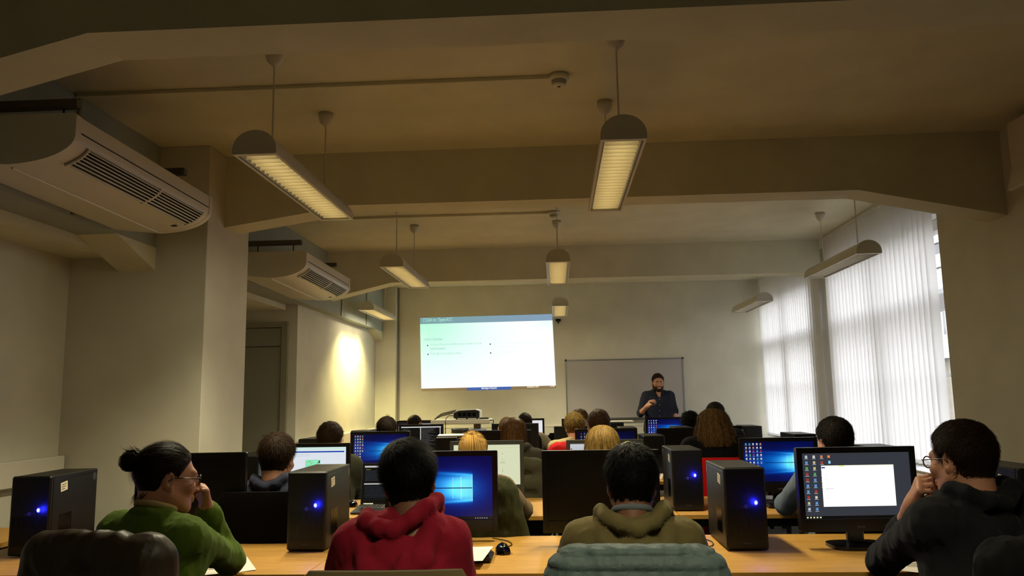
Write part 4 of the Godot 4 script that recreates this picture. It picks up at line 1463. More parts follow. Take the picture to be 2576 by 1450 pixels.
func chair(x: float, z: float, turn: float, m: Material, label: String, frame_mat: Material = null) -> Node3D:
	# z: where the backrest stands
	if frame_mat == null:
		frame_mat = M.steel
	var t := thing("chair", label, "chair", Vector3(x, 0, z), deg_to_rad(turn), "upholstered chairs")
	obj("seat", Geo.new().span(Vector3(-0.225, 0.415, -0.47), Vector3(0.225, 0.465, -0.035), 0.018).mesh(), m, t)
	var rows := []
	for j in 13:
		var v := j / 12.0
		var y := lerpf(0.975, 0.585, v)
		var e := pow(absf(v * 2.0 - 1.0), 6.0)
		var hw := 0.222 - 0.028 * e
		var row := []
		for i in 33:
			var a := TAU * i / 32.0
			var cx := signf(cos(a)) * pow(absf(cos(a)), 0.35)
			var cz := signf(sin(a)) * pow(absf(sin(a)), 0.55)
			row.append(Vector3(cx * hw, y, -0.012 * (1.0 - cx * cx) * -1.0 + cz * 0.022 * (1.0 - 0.55 * e) + 0.02 * (v - 0.5) * -1.0))
		rows.append(row)
	var g := Geo.new()
	g.grid(rows, false, true)
	g.poly(rows[0].slice(0, 32))
	var bot: Array = rows[12].slice(0, 32)
	bot.reverse()
	g.poly(bot)
	obj("backrest", g.mesh(), m, t)
	obj("back_support", Geo.new().span(Vector3(-0.16, 0.40, 0.002), Vector3(-0.13, 0.75, 0.024), 0.003).span(Vector3(0.13, 0.40, 0.002), Vector3(0.16, 0.75, 0.024), 0.003).mesh(), frame_mat, t)
	for sx in [-1, 1]:
		obj("leg", Geo.new().tube([Vector3(sx * 0.20, 0.42, -0.44), Vector3(sx * 0.215, 0.0, -0.47)], 0.012, 8).mesh(), frame_mat, t)
		obj("leg", Geo.new().tube([Vector3(sx * 0.20, 0.42, -0.04), Vector3(sx * 0.215, 0.0, 0.03)], 0.012, 8).mesh(), frame_mat, t)
	obj("seat_frame", Geo.new().span(Vector3(-0.20, 0.395, -0.45), Vector3(0.20, 0.415, -0.43)).span(Vector3(-0.20, 0.395, -0.06), Vector3(0.20, 0.415, 0.02)).mesh(), frame_mat, t)
	return t


func coat(called: String, label: String, x: float, z: float, turn: float, m: Material, c: Dictionary) -> void:
	var t := thing(called, label, "jacket", Vector3(x, 0.0, z), deg_to_rad(turn), "")
	var s := Sdf.new()
	var w: float = c.get("w", 0.24)
	var top: float = c.get("top", 0.965)
	var low: float = c.get("low", 0.50)
	var th: float = c.get("th", 0.045)
	# the body of the coat hangs over the back of the chair
	for k in 5:
		var y := lerpf(top - th, low, k / 4.0)
		var ww := w - 0.045 + 0.02 * k / 4.0
		s.cone(Vector3(-ww, y, 0.040 + 0.008 * k), Vector3(ww, y, 0.040 + 0.008 * k), th * 0.9, th * 0.9, 0.10)
	s.cone(Vector3(-w + 0.06, top - th * 0.85, 0.0), Vector3(w - 0.06, top - th * 0.85, 0.0), th * 0.8, th * 0.8, 0.05)
	for k in [-1, 1]:     # shoulder caps and empty sleeves
		s.cone(Vector3(k * (w - 0.02), top - 0.075, 0.01), Vector3(k * (w + c.get("flare", 0.03)), low + 0.08, 0.055), 0.050, 0.040, 0.045)
	s.cone(Vector3(-w * 0.45, top - 0.02, 0.045), Vector3(w * 0.45, top - 0.02, 0.045), c.get("collar", 0.03), c.get("collar", 0.03), 0.02)
	s.cone(Vector3(-w + 0.07, top - 0.05, -0.045), Vector3(w - 0.07, top - 0.05, -0.045), 0.020, 0.020, 0.03)
	var n := FastNoiseLite.new()
	n.seed = c.get("seed", 1)
	n.frequency = 1.0
	n.fractal_type = FastNoiseLite.FRACTAL_RIDGED
	n.fractal_octaves = 2
	s.noise = n
	s.amp = c.get("folds", 0.010)
	s.stretch = c.get("stretch", Vector3(11, 4, 11))
	s.quilt = c.get("quilt", 0.0)
	s.quilt_pitch = c.get("pitch", 0.06)
	var g := Geo.new()
	s.build(g, c.get("cell", 0.011))
	obj("shell", g.mesh(), m, t)
	# collar and front zip edge of its own
	var col := Geo.new()
	var cp := []
	for k in 9:
		var a := lerpf(-1.0, 1.0, k / 8.0)
		cp.append(Vector3(a * w * 0.42, top - 0.004 - 0.045 * a * a, 0.056 - 0.045 * a * a))
	col.tube(curve(cp, 3), c.get("collar_r", 0.016), 8)
	obj("collar", col.mesh(), c.get("collar_mat", m), t)


func build_chairs() -> void:
	var black := cloth(Color(0.045, 0.045, 0.048), 0.9, 20.0)
	var grey := cloth(Color(0.24, 0.23, 0.18), 0.95, 18.0)
	var khaki := cloth(Color(0.36, 0.32, 0.22), 0.95, 14.0)
	var red := cloth(Color(0.72, 0.045, 0.035), 0.9, 20.0)
	chair(-1.42, -2.44, -8, black, "black chair under the brown leather jacket at left front")
	chair(-0.44, -2.03, 2, khaki, "khaki chair of the person in the crimson hoodie")
	chair(0.205, -2.25, -1, black, "black chair under the blue-grey quilted jacket")
	chair(1.36, -2.28, 10, black, "black chair at the right front edge")
	chair(-1.40, -3.74, 0, black, "black upholstered chair behind the switched off left monitor")
	chair(-0.46, -3.94, 0, black, "black chair under the green parka in the second row")
	chair(0.232, -3.90, 0, black, "black chair of the blonde person in the second row")
	chair(1.432, -3.92, 0, black, "black chair of the dark-haired person before the near blind")
	chair(-1.668, -5.45, 0, black, "black chair at the left of the third row")
	chair(-0.318, -5.42, 0, grey, "grey-green chair between the pale page monitor and the dark monitor")
	chair(0.304, -5.60, 0, black, "black chair of the cropped-haired person in the third row")
	chair(1.105, -5.42, 0, red, "bright red chair right of the blue-lit tower", mat(Color(0.55, 0.04, 0.03), 0.4))
	chair(-1.61, -7.12, 0, black, "black chair at the left of the fourth row")
	chair(0.156, -7.12, 0, black, "black chair with the red jacket in the fourth row")
	chair(0.86, -7.22, 0, grey, "olive-grey empty chair just left of the lecturer's legs")
	chair(1.455, -7.12, 0, black, "black chair behind the long curly hair")
	chair(-1.651, -8.82, 0, black, "black chair left of the projector cart")
	chair(-0.475, -7.12, 0, black, "black chair of the balding person in the fourth row")
	chair(-0.40, -8.85, 0, black, "black chair of the person with the pale hood in the last row")
	chair(0.10, -9.30, 0, black, "empty black chair left of the cream sweater in the last row")
	chair(1.48, -8.66, 0, black, "black chair of the person with bushy curls")
	var leather := mat(Color(0.17, 0.13, 0.08), 0.48, 0.0, 0.4)
	leather.normal_enabled = true
	leather.normal_texture = wall_normal
	leather.normal_scale = 0.15
	triplanar(leather, Vector3.ONE * 5.0)
	coat("leather_jacket", "dark brown leather jacket over the chair at left front", -1.42, -2.44, -8, leather, {"w": 0.225, "top": 1.0, "low": 0.45, "th": 0.05, "folds": 0.009, "seed": 3, "stretch": Vector3(7, 2.2, 7), "cell": 0.0095, "flare": 0.05, "collar_r": 0.010})
	var puffy := cloth(Color(0.29, 0.35, 0.35), 0.55, 8.0, 0.2, 0.3)
	coat("quilted_jacket", "blue-grey quilted puffer jacket over the chair behind the olive hoodie", 0.205, -2.25, -1, puffy, {"w": 0.215, "top": 0.985, "low": 0.40, "th": 0.055, "folds": 0.005, "seed": 6, "quilt": 0.010, "pitch": 0.036, "cell": 0.009, "flare": 0.05, "stretch": Vector3(16, 9, 16), "collar_r": 0.014})
	var navy := cloth(Color(0.030, 0.031, 0.034), 0.9, 12.0)
	coat("dark_coat", "black coat over the chair at the right front edge", 1.36, -2.28, 10, navy, {"w": 0.235, "top": 1.0, "low": 0.42, "th": 0.05, "folds": 0.009, "seed": 9})
	var parka := cloth(Color(0.21, 0.22, 0.12), 0.9, 9.0)
	var fur := cloth(Color(0.26, 0.25, 0.16), 1.0, 30.0, 0.6, 2.0)
	coat("green_parka", "green parka with a fuzzy collar over the chair beside the beige knit sleeve", -0.46, -3.94, 0, parka, {"w": 0.225, "top": 1.005, "low": 0.48, "th": 0.05, "folds": 0.010, "seed": 12, "flare": 0.09, "cell": 0.0115, "collar": 0.036, "collar_mat": fur, "collar_r": 0.026})
	var rj := cloth(Color(0.70, 0.04, 0.06), 0.7, 9.0)
	coat("red_jacket", "bright red jacket over the chair behind the cream sweater", 0.156, -7.12, 0, rj, {"w": 0.215, "top": 0.985, "low": 0.60, "th": 0.045, "folds": 0.012, "seed": 14, "cell": 0.016})
	var gj := cloth(Color(0.25, 0.24, 0.175), 0.95, 12.0)
	coat("grey_green_coat", "grey-green coat over the chair right of the pale page monitor", -0.318, -5.42, 0, gj, {"w": 0.215, "top": 0.985, "low": 0.45, "th": 0.042, "folds": 0.004, "seed": 17, "cell": 0.014})


# ------------------------------------------------------------------ smooth solids for bodies and clothes

class Sdf:
	var typ := PackedInt32Array()
	var A := PackedVector3Array()
	var B := PackedVector3Array()
	var R := PackedVector3Array()
	var K := PackedFloat32Array()
	var cutting := PackedInt32Array()
	var rot := []
	var lo := Vector3.ONE * 1e9
	var hi := Vector3.ONE * -1e9
	var noise: FastNoiseLite
	var amp := 0.0
	var stretch := Vector3.ONE
	var quilt := 0.0
	var quilt_pitch := 0.06

	func grow(p: Vector3, r: float) -> void:
		lo = lo.min(p - Vector3.ONE * r)
		hi = hi.max(p + Vector3.ONE * r)

	func cone(a: Vector3, b: Vector3, ra: float, rb: float, k := 0.03, cut := 0) -> Sdf:
		var ba := b - a
		typ.append(0)
		A.append(a)
		B.append(ba)
		R.append(Vector3(ra, rb - ra, 1.0 / maxf(ba.length_squared(), 1e-9)))
		K.append(k)
		cutting.append(cut)
		rot.append(Basis.IDENTITY)
		if not cut:
			grow(a, ra)
			grow(b, rb)
		return self

	func path(pts: Array, r: Array, k := 0.02, cut := 0) -> Sdf:
		for i in pts.size() - 1:
			cone(pts[i], pts[i + 1], r[mini(i, r.size() - 1)], r[mini(i + 1, r.size() - 1)], k, cut)
		return self

	func ell(c: Vector3, r: Vector3, k := 0.03, basis := Basis.IDENTITY, cut := 0) -> Sdf:
		typ.append(1)
		A.append(c)
		B.append(Vector3(1.0 / r.x, 1.0 / r.y, 1.0 / r.z))
		R.append(Vector3(minf(r.x, minf(r.y, r.z)), maxf(r.x, maxf(r.y, r.z)), 0))
		K.append(k)
		cutting.append(cut)
		rot.append(basis.transposed())
		if not cut:
			grow(c, maxf(r.x, maxf(r.y, r.z)))
		return self

	func one(i: int, p: Vector3) -> float:
		var q := p - A[i]
		if typ[i] == 0:
			var r := R[i]
			var h := clampf(q.dot(B[i]) * r.z, 0.0, 1.0)
			return (q - B[i] * h).length() - r.x - r.y * h
		var u: Vector3 = (rot[i] * q) * B[i]
		var k0 := u.length()
		var k1 := (u * B[i]).length()
		return k0 * (k0 - 1.0) / k1 if k1 > 1e-9 else -R[i].x

	func ev(p: Vector3, list: PackedInt32Array) -> float:
		var d := 10.0
		for i in list:
			var di := one(i, p)
			var k := K[i]
			if cutting[i]:
				di = -di
				var h := maxf(k - absf(d - di), 0.0)
				d = maxf(d, di) + h * h / k * 0.25
			else:
				var h := maxf(k - absf(d - di), 0.0)
				d = minf(d, di) - h * h / k * 0.25
		if noise and absf(d) < 0.06:
			d -= amp * noise.get_noise_3dv(p * stretch)
		if quilt > 0.0 and absf(d) < 0.08:
			d -= quilt * (pow(absf(sin(PI * p.y / quilt_pitch)), 0.5) - 0.6)
		return d

	func build(g: Geo, cell: float) -> void:
		var mg := cell * 2.0 + amp + quilt
		var o := lo - Vector3.ONE * mg
		var size := hi - lo + Vector3.ONE * mg * 2.0
		var nb := Vector3i((size / (cell * 4.0)).ceil())
		var nx := nb.x * 4 + 1
		var ny := nb.y * 4 + 1
		var nz := nb.z * 4 + 1
		var val := PackedFloat32Array()
		val.resize(nx * ny * nz)
		val.fill(1e9)
		var at := PackedInt32Array()
		at.resize(nx * ny * nz)
		at.fill(-1)
		var n := A.size()
		var half := cell * 2.0 * 1.7321
		var cells := PackedInt32Array()
		var sy := nx
		var sz := nx * ny
		for bz in nb.z:
			for by in nb.y:
				for bx_ in nb.x:
					var ctr := o + (Vector3(bx_, by, bz) * 4.0 + Vector3.ONE * 2.0) * cell
					var d := 10.0
					var list := PackedInt32Array()
					for i in n:
						var di := one(i, ctr)
						var k := K[i]
						if cutting[i]:
							if -di > -half - k:
								list.append(i)
							d = maxf(d, -di)
						else:
							if di < half * 1.35 + k:
								list.append(i)
							var h := maxf(k - absf(d - di), 0.0)
							d = minf(d, di) - h * h / k * 0.25
					if absf(d) > half * 1.25 + amp + quilt or list.is_empty():
						continue
					var base := bx_ * 4 + by * 4 * sy + bz * 4 * sz
					for kz in 5:
						for ky in 5:
							var row := base + ky * sy + kz * sz
							var p := o + Vector3(bx_ * 4, by * 4 + ky, bz * 4 + kz) * cell
							for kx in 5:
								if val[row + kx] > 1e8:
									val[row + kx] = ev(p, list)
								p.x += cell
					for kz in 4:
						for ky in 4:
							var row := base + ky * sy + kz * sz
							for kx in 4:
								var q := row + kx
								var v0 := val[q]
								var v1 := val[q + 1]
								var v2 := val[q + sy]
								var v3 := val[q + sy + 1]
								var v4 := val[q + sz]
								var v5 := val[q + sz + 1]
								var v6 := val[q + sz + sy]
								var v7 := val[q + sz + sy + 1]
								var s := int(v0 < 0.0) + int(v1 < 0.0) + int(v2 < 0.0) + int(v3 < 0.0) + int(v4 < 0.0) + int(v5 < 0.0) + int(v6 < 0.0) + int(v7 < 0.0)
								if s == 0 or s == 8:
									continue
								var acc := Vector3.ZERO
								var m := 0
								if (v0 < 0.0) != (v1 < 0.0):
									acc += Vector3(v0 / (v0 - v1), 0, 0)
									m += 1
								if (v2 < 0.0) != (v3 < 0.0):
									acc += Vector3(v2 / (v2 - v3), 1, 0)
									m += 1
								if (v4 < 0.0) != (v5 < 0.0):
									acc += Vector3(v4 / (v4 - v5), 0, 1)
									m += 1
								if (v6 < 0.0) != (v7 < 0.0):
									acc += Vector3(v6 / (v6 - v7), 1, 1)
									m += 1
								if (v0 < 0.0) != (v2 < 0.0):
									acc += Vector3(0, v0 / (v0 - v2), 0)
									m += 1
								if (v1 < 0.0) != (v3 < 0.0):
									acc += Vector3(1, v1 / (v1 - v3), 0)
									m += 1
								if (v4 < 0.0) != (v6 < 0.0):
									acc += Vector3(0, v4 / (v4 - v6), 1)
									m += 1
								if (v5 < 0.0) != (v7 < 0.0):
									acc += Vector3(1, v5 / (v5 - v7), 1)
									m += 1
								if (v0 < 0.0) != (v4 < 0.0):
									acc += Vector3(0, 0, v0 / (v0 - v4))
									m += 1
								if (v1 < 0.0) != (v5 < 0.0):
									acc += Vector3(1, 0, v1 / (v1 - v5))
									m += 1
								if (v2 < 0.0) != (v6 < 0.0):
									acc += Vector3(0, 1, v2 / (v2 - v6))
									m += 1
								if (v3 < 0.0) != (v7 < 0.0):
									acc += Vector3(1, 1, v3 / (v3 - v7))
									m += 1
								var nn := Vector3(v1 + v3 + v5 + v7 - v0 - v2 - v4 - v6, v2 + v3 + v6 + v7 - v0 - v1 - v4 - v5, v4 + v5 + v6 + v7 - v0 - v1 - v2 - v3)
								var cx := q % sy
								var cy := (q / sy) % ny
								var cz := q / sz
								var pos := o + (Vector3(cx, cy, cz) + acc / m) * cell
								at[q] = g.vert(pos, nn.normalized() if nn.length_squared() > 1e-14 else Vector3.UP, Vector2(pos.x, pos.y))
								cells.append(q)
		for q in cells:
			var inside := val[q] < 0.0
			if q < sz + sy + 1:
				continue
			if inside != (val[q + 1] < 0.0):
				face(g, at[q - sy - sz], at[q - sz], at[q], at[q - sy], inside)
			if inside != (val[q + sy] < 0.0):
				face(g, at[q - sz - 1], at[q - 1], at[q], at[q - sz], inside)
			if inside != (val[q + sz] < 0.0):
				face(g, at[q - 1 - sy], at[q - sy], at[q], at[q - 1], inside)

	func face(g: Geo, a: int, b: int, c: int, d: int, fwd: bool) -> void:
		if a < 0 or b < 0 or c < 0 or d < 0:
			return
		if fwd:
			g.tri(a, b, c)
			g.tri(a, c, d)
		else:
			g.tri(a, c, b)
			g.tri(a, d, c)


# ------------------------------------------------------------------ the head, shared by all

var head_mesh: ArrayMesh
var skull := PackedFloat32Array()      # radius of the bare head by direction
const SK_U := 64
const SK_V := 40
const SK_C := Vector3(0, 0.02, 0.01)


func head_solid(features: bool) -> Sdf:
	var s := Sdf.new()
	s.ell(Vector3(0, 0.030, 0.012), Vector3(0.074, 0.086, 0.094), 0.03)
	s.ell(Vector3(0, -0.030, -0.026), Vector3(0.060, 0.082, 0.070), 0.03)
	for k in [-1, 1]:
		s.cone(Vector3(k * 0.052, -0.050, 0.005), Vector3(k * 0.016, -0.098, -0.066), 0.022, 0.019, 0.03)
		s.ell(Vector3(k * 0.040, -0.026, -0.066), Vector3(0.022, 0.018, 0.020), 0.025)
	s.cone(Vector3(0, -0.09, 0.03), Vector3(0, 0.0, 0.03), 0.055, 0.06, 0.03)
	if features:
		s.cone(Vector3(-0.034, 0.022, -0.080), Vector3(0.034, 0.022, -0.080), 0.012, 0.012, 0.02)
		s.cone(Vector3(0, 0.012, -0.090), Vector3(0, -0.030, -0.113), 0.008, 0.012, 0.012)
		for k in [-1, 1]:
			s.ell(Vector3(k * 0.012, -0.036, -0.100), Vector3(0.009, 0.008, 0.011), 0.008)
			s.ell(Vector3(k * 0.031, 0.002, -0.097), Vector3(0.016, 0.011, 0.013), 0.012, Basis.IDENTITY, 1)
			s.ell(Vector3(k * 0.031, 0.002, -0.078), Vector3(0.013, 0.012, 0.012), 0.006)
		s.cone(Vector3(-0.019, -0.063, -0.090), Vector3(0.019, -0.063, -0.090), 0.0065, 0.0065, 0.008)
		s.cone(Vector3(-0.016, -0.073, -0.089), Vector3(0.016, -0.073, -0.089), 0.0075, 0.0075, 0.006)
		for k in [-1, 1]:
			var b := Basis(Vector3.UP, k * -0.45) * Basis(Vector3.RIGHT, -0.15)
			s.ell(Vector3(k * 0.078, -0.004, 0.014), Vector3(0.008, 0.031, 0.019), 0.008, b)
			s.ell(Vector3(k * 0.076, -0.028, 0.006), Vector3(0.007, 0.012, 0.010), 0.008, b)
			s.ell(Vector3(k * 0.087, -0.002, 0.008), Vector3(0.006, 0.019, 0.010), 0.005, b, 1)
		s.cone(Vector3(0, -0.06, 0.028), Vector3(0, -0.20, 0.055), 0.050, 0.056, 0.03)
	return s


func make_head() -> void:
	var g := Geo.new()
	head_solid(true).build(g, 0.0046)
	head_mesh = g.mesh()
	var s := head_solid(false)
	var all := PackedInt32Array(range(s.A.size()))
	skull.resize(SK_U * (SK_V + 1))
	for j in SK_V + 1:
		for i in SK_U:
			var d := dir_of(TAU * i / SK_U, PI * j / SK_V)
			var a := 0.04
			var b := 0.20
			for k in 10:
				var m := (a + b) * 0.5
				if s.ev(SK_C + d * m, all) < 0.0:
					a = m
				else:
					b = m
			skull[j * SK_U + i] = a


func dir_of(az: float, pol: float) -> Vector3:     # az 0 = back of the head
	return Vector3(sin(pol) * sin(az), cos(pol), sin(pol) * cos(az))


func skull_r(d: Vector3) -> float:
	var pol := acos(clampf(d.y, -1, 1)) / PI * SK_V
	var az := fposmod(atan2(d.x, d.z), TAU) / TAU * SK_U
	var j := mini(int(pol), SK_V - 1)
	var i := int(az) % SK_U
	var fj := pol - j
	var fi := az - int(az)
	var i2 := (i + 1) % SK_U
	return lerpf(lerpf(skull[j * SK_U + i], skull[j * SK_U + i2], fi), lerpf(skull[(j + 1) * SK_U + i], skull[(j + 1) * SK_U + i2], fi), fj)


# how far above the hairline a point of the scalp lies
func hairline(p: Vector3, nape: float) -> float:
	var z := p.z
	var y := 0.0
	if z > 0.05:
		y = nape
	elif z > 0.022:
		y = lerpf(0.006, nape, (z - 0.022) / 0.028)
	elif z > -0.012:
		y = lerpf(0.012, 0.030, clampf((0.022 - z) / 0.034, 0, 1)) if absf(p.x) > 0.05 else 0.012
	elif z > -0.05:
		y = lerpf(-0.004, 0.050, (-0.012 - z) / 0.038)
	else:
		y = lerpf(0.050, 0.078, clampf((-0.05 - z) / 0.03, 0, 1))
	return p.y - y


func beardline(p: Vector3) -> float:
	var ax := absf(p.x)
	if p.z > 0.004:
		return -0.05
	if ax < 0.017 and p.y > -0.076 and p.y < -0.060:
		return -0.02                                  # the lips
	var line := lerpf(-0.042, -0.052, clampf((ax - 0.02) / 0.02, 0, 1))      # moustache, then the cheek
	line = lerpf(line, 0.0, clampf((p.z + 0.045) / 0.045, 0, 1))             # rising to the sideburn
	return minf(line - p.y, 0.03)


var hair_noise: FastNoiseLite

class Hair:
	var thick := 0.014
	var top := 0.010
	var nape := -0.072
	var lumps := 0.004
	var lump_freq := 45.0
	var strands := 1500
	var length := 0.035
	var width := 0.0022
	var lift := 0.25
	var mess := 0.35
	var seed_ := 1
	var crown := Vector3(0.01, 0.10, 0.05)
	var beard := false
	var back := false          # combed straight back
	var tie := Vector3(0, 0.06, 0.11)
	var bald := 0.0
	var sides := 0.45


func hair_t(h: Hair, p: Vector3) -> float:
	var f := beardline(p) if h.beard else hairline(p, h.nape)
	if f < 0.0:
		return maxf(-0.006, f * 0.4)
	var t := h.thick + h.top * clampf(p.y / 0.10, 0.0, 1.0)
	if not h.beard:
		var side := clampf((p.y + 0.02) / 0.075, 0.0, 1.0)
		t *= lerpf(h.sides, 1.0, side)
	if h.bald > 0.0:
		t *= clampf((p - Vector3(0, 0.11, 0.02)).length() / h.bald - 0.35, 0.12, 1.0)
	t *= clampf(f / 0.022, 0.0, 1.0)
	return t + minf(1.0, t / 0.014) * h.lumps * hair_noise.get_noise_3dv(p * h.lump_freq + Vector3.ONE * h.seed_ * 7.0) * clampf(f / 0.05, 0, 1)


func hair_shell(h: Hair) -> ArrayMesh:
	var g := Geo.new()
	g.col = Color(0.6, 0.6, 0.6)
	var nu := 72
	var nv := 46
	var rows := []
	for j in nv + 1:
		var row := []
		for i in nu:
			var d := dir_of(TAU * i / nu, maxf(0.002, PI * 0.93 * j / nv))
			var r := skull_r(d)
			row.append(SK_C + d * (r + hair_t(h, SK_C + d * r)))
		rows.append(row)
	g.grid(rows, true, true)
	return g.mesh()


func ribbon(g: Geo, pts: Array, side0: Vector3, w: float, tint: Color) -> void:
	var first := g.v.size()
	var m := pts.size()
	g.col = tint
	for k in m:
		var d: Vector3 = pts[mini(k + 1, m - 1)] - pts[maxi(k - 1, 0)]
		var nn := (pts[k] as Vector3 - SK_C)
		var s := d.cross(nn)
		s = s.normalized() if s.length_squared() > 1e-16 else side0
		var ww := w * (1.0 - 0.75 * float(k) / (m - 1)) * 0.5
		var nrm := s.cross(d).normalized()
		g.vert(pts[k] - s * ww, nrm)
		g.vert(pts[k] + s * ww, nrm)
	for k in m - 1:
		var a := first + k * 2
		g.tri(a, a + 1, a + 3)
		g.tri(a, a + 3, a + 2)
	g.col = Color.WHITE


func hair_strands(h: Hair) -> ArrayMesh:
	var g := Geo.new()
	var r := RandomNumberGenerator.new()
	r.seed = h.seed_ * 31 + 5
	var made := 0
	var tries := 0
	while made < h.strands and tries < h.strands * 5:
		tries += 1
		var cy := r.randf_range(-0.75, 1.0)
		var az := r.randf() * TAU
		var sn := sqrt(1.0 - cy * cy)
		var d := Vector3(sn * sin(az), cy, sn * cos(az))
		var rr := skull_r(d)
		var p := SK_C + d * rr
		var t := hair_t(h, p)
		if t < 0.0015:
			continue
		made += 1
		var flow := (p - h.crown)
		if h.back:
			flow = h.tie - p
		if h.beard:
			flow = Vector3(0, -1, -0.1)
		flow += Vector3(r.randfn(), r.randfn(), r.randfn()) * h.mess * 0.08
		if not h.back:
			flow.y -= 0.02
		var pts := []
		var q := p + d * (t - 0.003)
		var step := h.length * r.randf_range(0.6, 1.3) / 3.0
		var lifted := h.lift * r.randf_range(0.2, 1.5)
		pts.append(q)
		for k in 3:
			var dd := (q - SK_C).normalized()
			var tang := (flow - dd * flow.dot(dd)).normalized()
			q += (tang + dd * lifted * 0.35 * (1.0 + k * 0.5)).normalized() * step
			var rd := (q - SK_C)
			var dn := rd.normalized()
			var surf := skull_r(dn)
			var ts := maxf(hair_t(h, SK_C + dn * surf), 0.001)
			if rd.length() < surf + ts + 0.0006:
				q = SK_C + dn * (surf + ts + 0.0006 + 0.001 * k * lifted)
			pts.append(q)
		var v := r.randf_range(0.3, 1.0)
		ribbon(g, pts, Vector3.RIGHT, h.width, Color(v, v * 0.98, v * 0.95))
	return g.mesh()


# long hair that falls from the crown to end below, over the back and the sides
func long_hair(length: float, half_w: float, grooves: float, wild: float, n: int, width: float, seed_: int, open := 1.9) -> ArrayMesh:
	var g := Geo.new()
	var r := RandomNumberGenerator.new()
	r.seed = seed_
	var at := func(u: float, v: float, off: float) -> Vector3:
		# u: angle from the back; v: 0 crown .. 1 end
		var y: float
		var rad: float
		if v < 0.45:
			var a := v / 0.45 * PI * 0.5
			y = 0.032 + 0.094 * cos(a)
			rad = sin(a)
		else:
			var w := (v - 0.45) / 0.55
			y = 0.032 - w * length
			rad = 1.0 + (half_w / 0.088 - 1.0) * pow(w, 0.8) - 0.10 * maxf(0.0, w - 0.75) * 4.0 * (1.0 - wild)
		var wav := grooves * sin(u * 17.0 + 1.3 * sin(v * 5.0) + seed_) * minf(v * 2.0, 1.0) + wild * 0.02 * hair_noise.get_noise_3d(u * 30.0, v * 60.0, seed_ * 9.0)
		return Vector3(sin(u) * (0.088 * rad + off + wav), y + off * 0.3, 0.012 + cos(u) * ((0.105 if v < 0.45 else 0.105 - 0.012 * (v - 0.45)) * rad * (1.0 if v < 0.45 else 1.0 / lerpf(1.0, rad, 0.7)) + off + wav))
	var rows := []
	for j in 37:
		var row := []
		for i in 61:
			row.append(at.call(lerpf(-open, open, i / 60.0), j / 36.0, 0.0))
		rows.append(row)
	g.col = Color(0.6, 0.6, 0.6)
	g.grid(rows, false, true)
	g.col = Color.WHITE
	for k in n:
		var u := r.randf_range(-open, open)
		var v0 := r.randf_range(0.03, 0.55)
		var v1 := minf(v0 + r.randf_range(0.35, 0.8), 1.0 + r.randf_range(-0.05, 0.04))
		var du := r.randf_range(-0.1, 0.1)
		var off := r.randf_range(0.0005, 0.004 + wild * 0.02)
		var ph := r.randf() * TAU
		var pts := []
		var m := 16 if wild > 0.5 else 9
		var fr := 15.0 if wild > 0.5 else 9.0
		for j in m:
			var s := j / (m - 1.0)
			var q: Vector3 = at.call(u + du * s + wild * 0.05 * sin(s * fr + ph), lerpf(v0, v1, s), off + wild * 0.006 * cos(s * fr + ph))
			pts.append(q)
		var b := r.randf_range(0.25, 1.0)
		ribbon(g, pts, Vector3.RIGHT, width, Color(b, b * 0.97, b * 0.9))
	return g.mesh()


func hair_mat(c: Color, rough := 0.5) -> StandardMaterial3D:
	var k := 1.0 if c.r < 0.06 else 1.22
	var m := mat(Color(c.r * k, c.g * k, c.b * k), rough, 0.0, 0.22)
	m.vertex_color_use_as_albedo = true
	return m


# ------------------------------------------------------------------ hands

func hand(s: Sdf, wrist: Vector3, dir: Vector3, palm: Vector3, thumb_side: Vector3, curl: float, thumb_in := 0.5, spread := 0.1) -> void:
	dir = dir.normalized()
	palm = (palm - dir * palm.dot(dir)).normalized()
	var side := (thumb_side - dir * thumb_side.dot(dir) - palm * thumb_side.dot(palm)).normalized()
	s.cone(wrist - dir * 0.02, wrist + dir * 0.02, 0.025, 0.024, 0.02)
	var lens := [0.074, 0.083, 0.077, 0.060]
	for k in 4:
		var lat := 0.030 - 0.0205 * k
		var kn := wrist + dir * (0.092 - 0.004 * absf(k - 1.2)) + side * lat
		s.cone(wrist + dir * 0.012 + side * lat * 0.55, kn, 0.0155, 0.0125, 0.018)
		var a := curl * (0.75 + 0.10 * k)
		var d := dir + side * spread * (0.3 - 0.22 * k)
		var q := kn
		var L: float = lens[k]
		var r0 := 0.0095 if k < 3 else 0.0083
		var pn := palm
		d = d.normalized()
		for j in 3:
			var ang: float = a * [0.75, 1.0, 0.75][j]
			var nd := d * cos(ang) + pn * sin(ang)
			pn = pn * cos(ang) - d * sin(ang)
			d = nd.normalized()
			var q2: Vector3 = q + d * L * [0.46, 0.30, 0.24][j]
			s.cone(q, q2, r0 - 0.0007 * j, r0 - 0.0007 * (j + 1), 0.004)
			q = q2
	var tb := wrist + dir * 0.028 + side * 0.026
	var t1 := tb + (side * 0.75 + dir * 0.65 + palm * thumb_in * 0.5).normalized() * 0.042
	var t2 := t1 + (side * (0.45 - thumb_in * 0.6) + dir * 0.9 + palm * thumb_in * 0.9).normalized() * 0.032
	var t3 := t2 + (side * (0.2 - thumb_in * 0.7) + dir * 0.9 + palm * thumb_in).normalized() * 0.026
	s.path([tb, t1, t2, t3], [0.0145, 0.0115, 0.0105, 0.0085], 0.008)


# ------------------------------------------------------------------ a person

